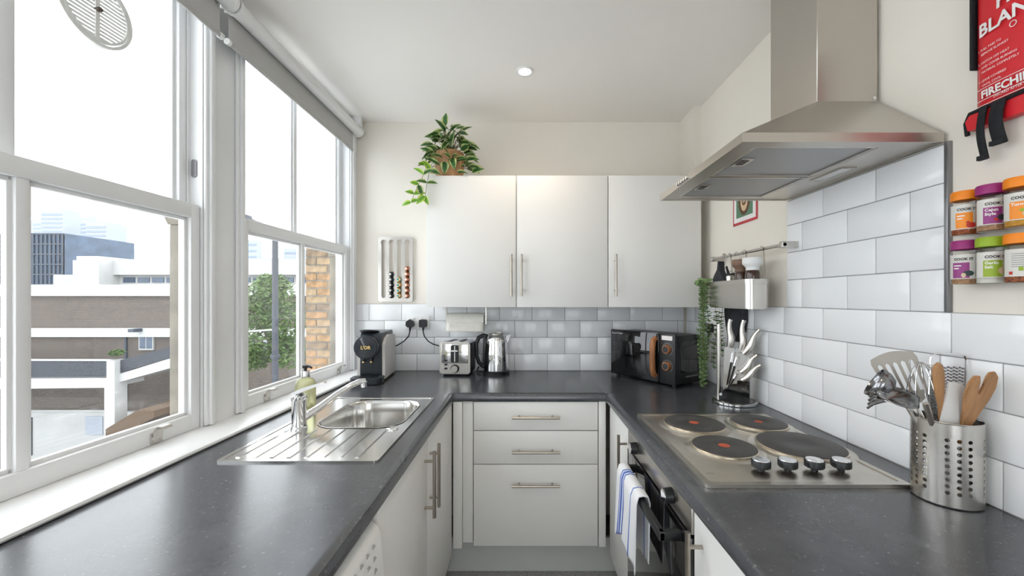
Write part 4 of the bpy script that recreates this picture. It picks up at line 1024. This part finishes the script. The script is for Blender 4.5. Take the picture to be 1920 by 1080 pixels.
MB().cyl(kp(.012, .935, .026)-loc, kp(.012, .935, .031)-loc, .006, seg=12).build('screw', 'chrome', t)
def knife(label, tip, neck, blade_end, bw, d, curve=.005, hw=.0165):
    """handle from tip to neck, blade from neck to blade_end; (u, z) in the fan plane"""
    k = thing('kitchen_knife', label, 'knife', tuple(kp(neck[0], neck[1], d)), group='knives in the stand')
    o = Vector(kp(neck[0], neck[1], d)); T = Vector(tip); N = Vector(neck); Bq = Vector(blade_end)
    def q(uv, off=0): return tuple(kp(uv[0], uv[1], d+off)-o)
    ax = (T-N); pr = Vector((ax.y, -ax.x)).normalized(); pts = []; rs = []
    for i in range(9):
        f = i/8; pts.append(q(N+ax*f+pr*curve*math.sin(f*2*PI))); rs.append(hw*(.85+.25*math.sin(f*PI*1.6+.3)))
    b = MB(); b.tube(pts, rs, 12, flat=.85); b.build('handle', 'steel', k)
    b = MB(); bx = (N-Bq); pr = Vector((bx.y, -bx.x)).normalized()
    b.prism([tuple(N+pr*hw*.8), tuple(N-pr*hw*.8), tuple(N-bx*.03-pr*bw/2), tuple(Bq-pr*bw*.3), tuple(Bq+pr*bw*.1), tuple(N-bx*.03+pr*bw/2)], lambda a, c, t_: q((a, c), t_), -.0012, .0012); b.build('blade', 'sinksteel', k, smooth=0)
knife('steel knife, most upright handle in the stand', (.045, 1.257), (.041, 1.135), (.026, .950), .040, -.018)
knife('steel knife, second from the pole in the stand', (.097, 1.255), (.086, 1.130), (.040, .955), .042, -.010)
knife('broad steel knife leaning right, highest of the slanted ones', (.156, 1.217), (.098, 1.112), (.036, .960), .044, .0)
knife('steel knife leaning right, between the broad knife and the lowest knife', (.147, 1.112), (.086, 1.034), (.036, .955), .030, .010, .004, .0135)
knife('steel knife leaning right, lowest in the stand', (.160, 1.072), (.091, 1.003), (.030, .945), .026, .018, .004, .0135)
def small(label, tip, end, d):
    k = thing('paring_knife', label, 'knife', tuple(kp(tip[0], tip[1], d)), group='small knives in the stand'); o = Vector(kp(tip[0], tip[1], d)); T = Vector(tip); E = Vector(end); m1 = T+(E-T)*.28
    MB().tube([kp(*T, d)-o, kp(*m1, d)-o], .0065, 10).build('bolster', 'chrome', k); MB().tube([kp(*m1, d)-o, kp(*E, d)-o], [.006, .004], 8, flat=.5).build('blade', 'black', k)
small('small knife with a bright cap, upright in front of the tall blades', (.058, 1.115), (.034, .975), .022)
small('small knife with a bright cap, beside the broad blade', (.074, 1.098), (.040, .968), .026)
small('small knife with a bright cap, just above the two low knives', (.071, 1.026), (.042, .962), .028)

# ================================================================ UTENSIL HOLDER
HX, HY, HR, HH = .943, .893, .058, .180
t = thing('utensil_holder', 'perforated stainless steel utensil holder by the hob', 'utensil holder', (HX, HY, .9005))
def perforated(parent):
    b = MB(); nc, nr = 20, 9; cw = 2*PI/nc; z0, z1 = .026, .152; ch = (z1-z0)/nr; n = 16
    vs = {}
    def pt(a, z):
        k = (round(a % (2*PI), 4) % 6.2832, round(z, 5))
        if k not in vs: vs[k] = b.v((HR*math.cos(a), HR*math.sin(a), z))
        return vs[k]
    edge_ = [(-1, -1), (-.5, -1), (0, -1), (.5, -1), (1, -1), (1, -.5), (1, 0), (1, .5), (1, 1), (.5, 1), (0, 1), (-.5, 1), (-1, 1), (-1, .5), (-1, 0), (-1, -.5)]
    for c in range(nc):
        for r in range(nr):
            ca, cz_ = (c+.5)*cw, z0+ch*(r+.5)
            sq = [pt(ca+x*cw/2, cz_+y*ch/2) for x, y in edge_]
            if c % 4 != 3:
                rr = .0041; ci = [b.v((HR*math.cos(ca+rr*x/math.hypot(x, y)/HR), HR*math.sin(ca+rr*x/math.hypot(x, y)/HR), cz_+rr*y/math.hypot(x, y))) for x, y in edge_]
                for i in range(n): b.face([sq[i], sq[(i+1) % n], ci[(i+1) % n], ci[i]])
            else:
                for i in range(4): 
                    b.face([pt(ca+(-1+i*.5)*cw/2, cz_-ch/2), pt(ca+(-.5+i*.5)*cw/2, cz_-ch/2), pt(ca+(-.5+i*.5)*cw/2, cz_+ch/2)] + [pt(ca+(-1+i*.5)*cw/2, cz_+ch/2)])
    m_ = nc*4
    for za, zb in ((.004, z0), (z1, HH)):
        for i in range(m_): b.face([pt(i*cw/4, za), pt((i+1)*cw/4, za), pt((i+1)*cw/4, zb), pt(i*cw/4, zb)])
    for f in b.bm.faces:                       # outward normals, so the wall thickens inwards
        f.normal_update(); c_ = f.calc_center_median()
        if f.normal.x*c_.x+f.normal.y*c_.y < 0: f.normal_flip()
    o = b.build('cylinder', 'steel', parent, smooth=50, recalc=False); md = o.modifiers.new('thick', 'SOLIDIFY'); md.thickness = .0014; md.offset = -1; es = o.modifiers.new('crisp', 'EDGE_SPLIT'); es.split_angle = math.radians(45)
perforated(t)
MB().tube([(HR*math.cos(i*PI/30), HR*math.sin(i*PI/30), HH) for i in range(60)], .0018, 8, closed=True).build('rim', 'steel', t)
MB().lathe([(HR-.004, 0), (HR-.001, .002), (HR-.0005, .006), (0, .006)], seg=48).build('base', 'steel', t)
def utensil(name, label, cat, head, foot, pitch=0):
    """head = point where the head begins, foot = lower end; returns thing with z' along the shaft"""
    h, f = Vector(head), Vector(foot); ax = (h-f).normalized()
    o = thing(name, label, cat, f); 
    zx = ax; xx = (Vector((.70, -.71, 0))-zx*Vector((.70, -.71, 0)).dot(zx)).normalized(); yy = zx.cross(xx)
    o.rotation_mode = 'QUATERNION'; o.rotation_quaternion = Matrix((xx, yy, zx)).transposed().to_quaternion()
    return o, (h-f).length
FT = .910
# slotted turner
M['turner_steel'] = mat('turner steel with painted dark reflection', (.40, .37, .33), .35, 1, var=.04)  # darker than the other steel: a dark reflection put into the colour
u, L = utensil('slotted_turner', 'steel slotted turner with five slots standing in the utensil holder', 'turner', (.905, .935, 1.118), (.960, .880, FT))
MB().box(-.006, .006, -.0015, .0015, 0, L+.005, .001).build('shaft', 'steel', u)
b = MB(); b.plate([(-.033, 0), (-.043, .085)]+[(-.040+.080*i/8, .098+.010*math.sin(PI*i/8)) for i in range(9)]+[(.043, .085), (.033, 0), (.012, -.016), (-.012, -.016)], [[(x*.85-.0035, .012), (x*.85+.0035, .012), (x+.004, .078), (x, .083), (x-.004, .078)] for x in (-.029, -.0145, 0, .0145, .029)], lambda a, c, q: (a, q-.10*c*c, L+c), -.001, .001); b.build('blade', 'turner_steel', u)
# spaghetti server
u, L = utensil('pasta_server', 'dark steel pasta server with prongs leaning out to the left', 'pasta server', (.872, .868, 1.120), (.965, .895, FT))
MB().tube([(0, 0, 0), (0, 0, L)], .006, 8).build('shaft', 'steel', u)
M['darksteel'] = mat('dark reflective steel', (.26, .26, .27), .16, 1, var=.05)
b = MB(); 
def sv(a, c): # spoon-like plate
    w = .034*math.sin(PI*min(1, .15+.85*a)**.9)+.006; s = (c-.5)*2
    return (-.062*a-.01+.012*s*s*a*0, -.02*a+s*w*.9, L+.030*a+.022*s*s*a-.012*a*a)
b.grid(sv, 10, 8); pv = b.build('bowl', 'darksteel', u, smooth=180); pv.modifiers.new('thick', 'SOLIDIFY').thickness = .002
for i, s in enumerate((-1, -.5, 0, .5, 1)):
    MB().tube([(-.058, -.018+s*.026, L+.022+.012*s*s), (-.078, -.022+s*.030, L+.030), (-.090, -.022+s*.032, L+.020)], [.004, .0036, .0025], 8).build('prong', 'darksteel', u)
# ladle
u, L = utensil('ladle', 'steel ladle tilted to the left behind the pasta server', 'ladle', (.850, .915, 1.145), (.968, .885, FT))
MB().tube([(0, 0, 0), (0, 0, L*.8), (-.004, 0, L)], .0045, 8).build('shaft', 'steel', u)
b = MB(); b.M = Matrix.Translation((-.024, 0, L+.012)) @ Matrix.Rotation(math.radians(-35), 4, 'Y')
b.lathe([(.036, .012), (.034, -.004), (.026, -.018), (.012, -.025), (0, -.026)], seg=26, cap=False); q = b.build('bowl', 'darksteel', u, smooth=180); q.modifiers.new('thick', 'SOLIDIFY').thickness = .0015
# whisk
u, L = utensil('whisk', 'wire balloon whisk standing in the utensil holder', 'whisk', (.922, .905, 1.055), (.945, .905, FT))
MB().cyl((0, 0, 0), (0, 0, L), .007, seg=12).build('handle', 'steel', u)
for i in range(6):
    a = i*PI/6; P_ = []
    for k in range(21):
        f = k/20; th = PI*f; w = .034*math.sin(th)**.8*(1 if f < .5 else 1)*(-1 if False else 1); z = L+.145*math.sin(th/1)**.9 if False else L
    P_ = [(math.cos(a)*.032*math.sin(s_)*(1+.25*math.cos(s_)), math.sin(a)*.032*math.sin(s_)*(1+.25*math.cos(s_)), L+.075-.075*math.cos(s_)) for s_ in [2*PI*k/36 for k in range(36)]]
    MB().tube(P_, .0008, 6, closed=True).build('wire', 'chrome', u)
# wooden spoon
u, L = utensil('wooden_spoon', 'slim wooden spoon standing in front of the grater', 'spoon', (.908, .872, 1.115), (.950, .900, FT))
b = MB(); b.tube([(0, 0, 0), (0, 0, L), (0, 0, L+.018), (0, 0, L+.045), (0, 0, L+.075), (0, 0, L+.092), (0, 0, L+.098)], [.005, .006, .0085, .0115, .0125, .009, .002], 14, flat=.55); b.build('spoon', 'wood', u)
# box grater
u, L = utensil('flat_grater', 'bright steel flat grater with a wire rim standing at the back of the holder', 'grater', (.952, .900, 1.080), (.950, .905, FT))
u.rotation_quaternion = Matrix.Rotation(math.radians(2), 4, 'Y').to_quaternion()
gx0, gx1, gz1 = -.040, .041, .312
b = MB(); b.grid(lambda a, c: (gx0+(gx1-gx0)*a, .0, .06+(gz1-.06)*c), 4, 8); g_ = b.build('sheet', 'chrome', u, smooth=0); g_.modifiers.new('thick', 'SOLIDIFY').thickness = .0008
MB().tube([(gx0, 0, .03), (gx0, 0, gz1-.012), (gx0+.004, 0, gz1-.003), (gx0+.013, 0, gz1), (gx1-.013, 0, gz1), (gx1-.004, 0, gz1-.003), (gx1, 0, gz1-.012), (gx1, 0, .03)], .0024, 8).build('wire_rim', 'chrome', u)
b = MB()
for i in range(11):
    for j in range(24):
        x = gx0+.008+i*.0066; z = gz1-.032-j*.0072+(.0022 if i % 2 else 0)
        b.lathe([(.0023, 0), (.0017, .0012), (.0012, .0013)], (0, 0, 0), 6) if False else b.cyl((x, -.0006, z), (x, -.0018, z), .0024, .0018, seg=6)
gt_ = b.build('teeth', 'print_grey', g_, smooth=0); gt_['kind'] = 'stuff'
# white spatula
u, L = utensil('white_spatula', 'flat white plastic spatula standing beside the forked wooden server', 'spatula', (.945, .862, 1.07), (.938, .882, FT))
u.rotation_quaternion = Matrix.Rotation(math.radians(4), 4, 'X').to_quaternion()
b = MB(); b.prism([(-.010, 0), (.010, 0), (.014, .13), (.033, .155), (.030, .235), (.006, .255), (-.020, .258), (-.034, .155), (-.014, .13)], lambda a, c, q: (a, q, c), -.002, .002); b.build('blade', 'white_pl', u)
# forked wooden server
u, L = utensil('wooden_server', 'forked wooden salad server with two broad prongs in the holder', 'salad server', (.962, .852, 1.085), (.940, .905, FT))
u.rotation_quaternion = (Matrix.Rotation(math.radians(14), 4, 'X') @ Matrix.Rotation(math.radians(5), 4, 'Y')).to_quaternion()
sv_ = [(-.006, 0), (.006, 0), (.008, .17), (.016, .20), (.027, .235), (.030, .262), (.026, .285), (.016, .296), (.006, .293), (.003, .283), (.006, .262), (.004, .246), (-.002, .240), (-.007, .248), (-.007, .272), (-.012, .284), (-.022, .283), (-.029, .268), (-.029, .240), (-.018, .205), (-.008, .17)]
b = MB(); b.prism(sv_, lambda a, c, q: (a, q, c), -.0035, .0035); bmesh.ops.bevel(b.bm, geom=[e_ for e_ in b.bm.edges if abs(e_.verts[0].co.y-e_.verts[1].co.y) < .001], offset=.0016, segments=2, affect='EDGES'); b.build('server', 'wood', u, smooth=60)

# ================================================================ SPICE JARS
RJ = .0235
def lab(name, col): return mat(name, col, .45, var=.03)
M['lid_orange'] = lab('orange lid', (.85, .24, .01)); M['lid_purple'] = lab('purple lid', (.30, .02, .16)); M['lid_green'] = lab('green lid', (.28, .42, .02))
M['paper_label'] = lab('pale label', (.66, .64, .60))
M['lab_orange'] = lab('orange label panel', (.86, .27, .02)); M['lab_purple'] = lab('purple label panel', (.28, .04, .20)); M['lab_green'] = lab('green label panel', (.30, .42, .03))
M['sp_red'] = mat('red spice', (.30, .07, .02), .9, var=.4, scale=200); M['sp_brown'] = mat('tan spice', (.40, .22, .12), .9, var=.3, scale=200); M['sp_yellow'] = mat('yellow spice', (.55, .27, .03), .9, var=.2, scale=200); M['sp_white'] = mat('white spice', (.68, .66, .60), .9); M['sp_flake'] = mat('chilli flakes', (.30, .09, .04), .9, var=.8, scale=300)
M['veg_red'] = lab('red vegetable print', (.5, .03, .02)); M['veg_dark'] = lab('dark vegetable print', (.03, .05, .05)); M['veg_cream'] = lab('cream vegetable print', (.65, .50, .34))
def shell(parent, name, m, a0, a1, z0, z1, r, n=14):
    b = MB(); b.grid(lambda u, v: (r*math.cos(a0+(a1-a0)*u), r*math.sin(a0+(a1-a0)*u), z0+(z1-z0)*v), n, 1); return b.build(name, m, parent, smooth=180, recalc=False)
def jar(label, y, z, lid, spice, panel, words, ang, pics=(), back=False):
    j = thing('spice_jar', label, 'spice jar', (XR-.003-RJ-.004, y, z), group='spice jars clipped to the right wall')
    MB().lathe([(RJ-.002, 0), (RJ, .003), (RJ, .068), (RJ-.002, .073), (RJ-.003, .077)], seg=30).build('jar', 'jar', j)
    MB().lathe([(RJ-.0022, .0015), (RJ-.0018, .004), (RJ-.0018, .064)], seg=26).build('contents', spice, j)
    ld = MB(); ld.lathe([(RJ-.0005, .077), (RJ+.0008, .078), (RJ+.0008, .094), (RJ-.001, .0975), (0, .098)], seg=34); l_ = ld.build('lid', lid, j)
    a = math.radians(ang); w = 1.25
    lb = shell(j, 'label', 'paper_label', a-w, a+w+.5, .012, .066, RJ+.0004, 24)
    r = RJ+.0007
    on = lambda a0, z0: (lambda x, yy: (r*1.008*math.cos(a0+x/r), r*1.008*math.sin(a0+x/r), z0+yy))
    if back:
        for i in range(7): shell(lb, 'print', 'print_grey', a-.7, a+.7-.3*(i % 3), .056-i*.0042, .0572-i*.0042, r)
        shell(lb, 'print', 'lab_green', a-.3, a-.05, .023, .031, r*1.004); shell(lb, 'print', 'veg_red', a-.85, a-.62, .016, .022, r*1.004)
    else:
        shell(lb, 'panel', panel, a-.72, a+.42, .014, .048, r)
        text('print', 'COOK IT', .0075, on(a-.62, .053), 'print_black', lb, 'LEFT', .0003)
        for i, wd in enumerate(words): text('print', wd, .0082, on(a-.62, .040-i*.0085), 'print_white', lb, 'LEFT', .0002)
        if not words:
            for i in range(2): shell(lb, 'print', 'print_white', a-.62, a-.1-.15*i, .040-i*.006, .0425-i*.006, r*1.006)
        for m, da, z0, ra, rz_ in pics:
            MB().grid(lambda f, k: (r*1.012*math.cos(a+da+ra*(2*f-1)), r*1.012*math.sin(a+da+ra*(2*f-1)), z0+rz_*(2*k-1)*math.sqrt(max(0, 1-(2*f-1)**2))), 12, 2).build('print', m, lb, smooth=180, recalc=False)
        for i in range(6): shell(lb, 'print', 'print_grey', a+.95, a+1.5, .054-i*.005, .0555-i*.005, r, 6)
    MB().box(.014, RJ+.006, -.006, .006, .070, .079, .001).build('clip', 'white_pl', j)
YJ = (.893, .843, .793)
jar('spice jar with orange lid and orange label, top row nearest the tiles', YJ[0], 1.488, 'lid_orange', 'sp_red', 'lab_orange', (), 225, (('veg_red', .30, .020, .32, .006), ('veg_red', .1, .026, .12, .003)))
jar('purple lidded spice jar, top row between two orange lidded jars', YJ[1], 1.4885, 'lid_purple', 'sp_brown', 'lab_purple', ('Cajun', 'Style'), 232, (('veg_dark', .42, .026, .34, .006), ('veg_red', .05, .022, .14, .003)))
jar('orange lidded turmeric jar, top row nearest the camera', YJ[2], 1.489, 'lid_orange', 'sp_yellow', 'lab_orange', ('Turmeric',), 222, (('veg_cream', .35, .024, .36, .007), ('lab_green', .0, .031, .16, .003)))
jar('purple lidded spice jar, bottom row nearest the tiles', YJ[0], 1.3785, 'lid_purple', 'sp_brown', 'lab_purple', (), 212, (('veg_dark', .35, .024, .36, .006), ('veg_cream', .05, .020, .16, .005)))
jar('green lidded garlic salt jar in the middle of the bottom row', YJ[1], 1.3785, 'lid_green', 'sp_white', 'lab_green', ('Garlic', 'Salt'), 232, (('veg_cream', .42, .026, .26, .007),))
jar('orange lidded chilli flake jar showing its back label, bottom row nearest the camera', YJ[2], 1.3785, 'lid_orange', 'sp_flake', 'lab_orange', (), 228, (), True)

# ---------------------------------------------------------------- fire blanket
t = thing('fire_blanket', 'red vinyl fire blanket pouch with black pull straps on the right wall', 'fire blanket', (XR-.002, .800, 1.755))
b = MB()
def pouch(u, v):
    y = .088-.176*u; z = .0+.40*v; bul = math.sin(PI*min(1, max(0, u)))**.5*math.sin(PI*(.12+.83*v))**.6
    return (-.008-.020*bul, y, z)
b.grid(pouch, 14, 20); b.grid(lambda u, v: (-.001, .088-.176*u, .40*v), 1, 1); pf = b.build('pouch', 'red_pvc', t, smooth=180)
pf.modifiers.new('thick', 'SOLIDIFY').thickness = .002
b = MB(); b.prism([(-.105, -.038), (.095, -.034), (.100, -.012), (.088, .004), (-.10, .004)], lambda a, c, q: (q, a, c), -.022, -.001); b.build('bottom_roll', 'red_pvc', t)
for y0_, y1_ in ((.088, .094), (-.094, -.088)): MB().box(-.020, -.002, y0_, y1_, .10, .40, .002).build('edge_binding', 'webbing', t)
MB().tube([(-.012, .104, -.040), (-.012, .107, -.012), (-.020, .092, .003), (-.024, .0, .004), (-.022, -.10, .004)], .0045, 8).build('edge_binding', 'webbing', t)
def strap(y, w, ln, name='pull_strap'):
    b = MB(); b.grid(lambda u, v: (-.029-.004*math.sin(v*4), y+w*(.5-u)+.004*math.sin(v*3), .006-ln*v), 2, 12); o = b.build(name, 'webbing', t, smooth=180); o.modifiers.new('thick', 'SOLIDIFY').thickness = .003
    MB().box(-.036, -.027, y-w/2-.001, y+w/2+.001, .004-ln, .014-ln, .001).build('strap_end', 'webbing', o)
strap(.058, .014, .115); strap(.030, .024, .092)
surf = lambda y, z: -.0105-.020*math.sin(PI*min(1, max(0, (.088-y)/.176)))**.5*math.sin(PI*min(.99, .12+.83*z/.40))**.6
PF = lambda a, c, t_: (surf(a, c)-.0012-t_, a, c)
def ft(s, size, y, z, bold=0): 
    text('print', s, size, lambda a, c: (-.0105-.020*math.sin(PI*min(1, max(0, (.088-(y-a))/.176)))**.5*math.sin(PI*min(.99, .12+.83*(z+c)/.40))**.6-.0022, y-a, z+c), 'print_white', t, 'LEFT', bold)
ft('FIRE', .040, .035, .196, .001); ft('BLANKET', .038, .072, .158, .001)
ft('1. PULL TABS TO', .0066, .074, .126); ft('    REMOVE BLANKET', .0066, .074, .116)
ft('2. SWITCH OFF HEAT', .0066, .074, .098); ft('    AND COVER BURNING', .0066, .074, .088); ft('    MATERIAL COMPLETELY', .0066, .074, .078)
ft('3. LEAVE COVERED', .0066, .074, .060); ft('    UNTIL COOL', .0066, .074, .050)
ft('FIRECHIEF', .022, .070, .026, .0008); ft('DISCARD AFTER USE', .007, .045, .0165)
MB().plate(circ(.004, .1455, .0062, 20), [circ(.004, .1455, .0050, 20)], PF, 0, .0008).build('print_emblem', 'print_white', t, smooth=0)
b = MB()
for z in (.010, .021, .0455): b.grid(lambda u, v: PF(.080-.160*u, z+.0012*v, .0008), 24, 1)
b.build('print_rule', 'print_white', t, smooth=0)
for z in (.120, .090, .060):
    MB().plate(rrect(-.045, -.017, z-.011, z+.013, .002, 2), [rrect(-.0435, -.0185, z-.0095, z+.0115, .0015, 2)], PF, 0, .0008).build('print_icon', 'print_white', t, smooth=0)
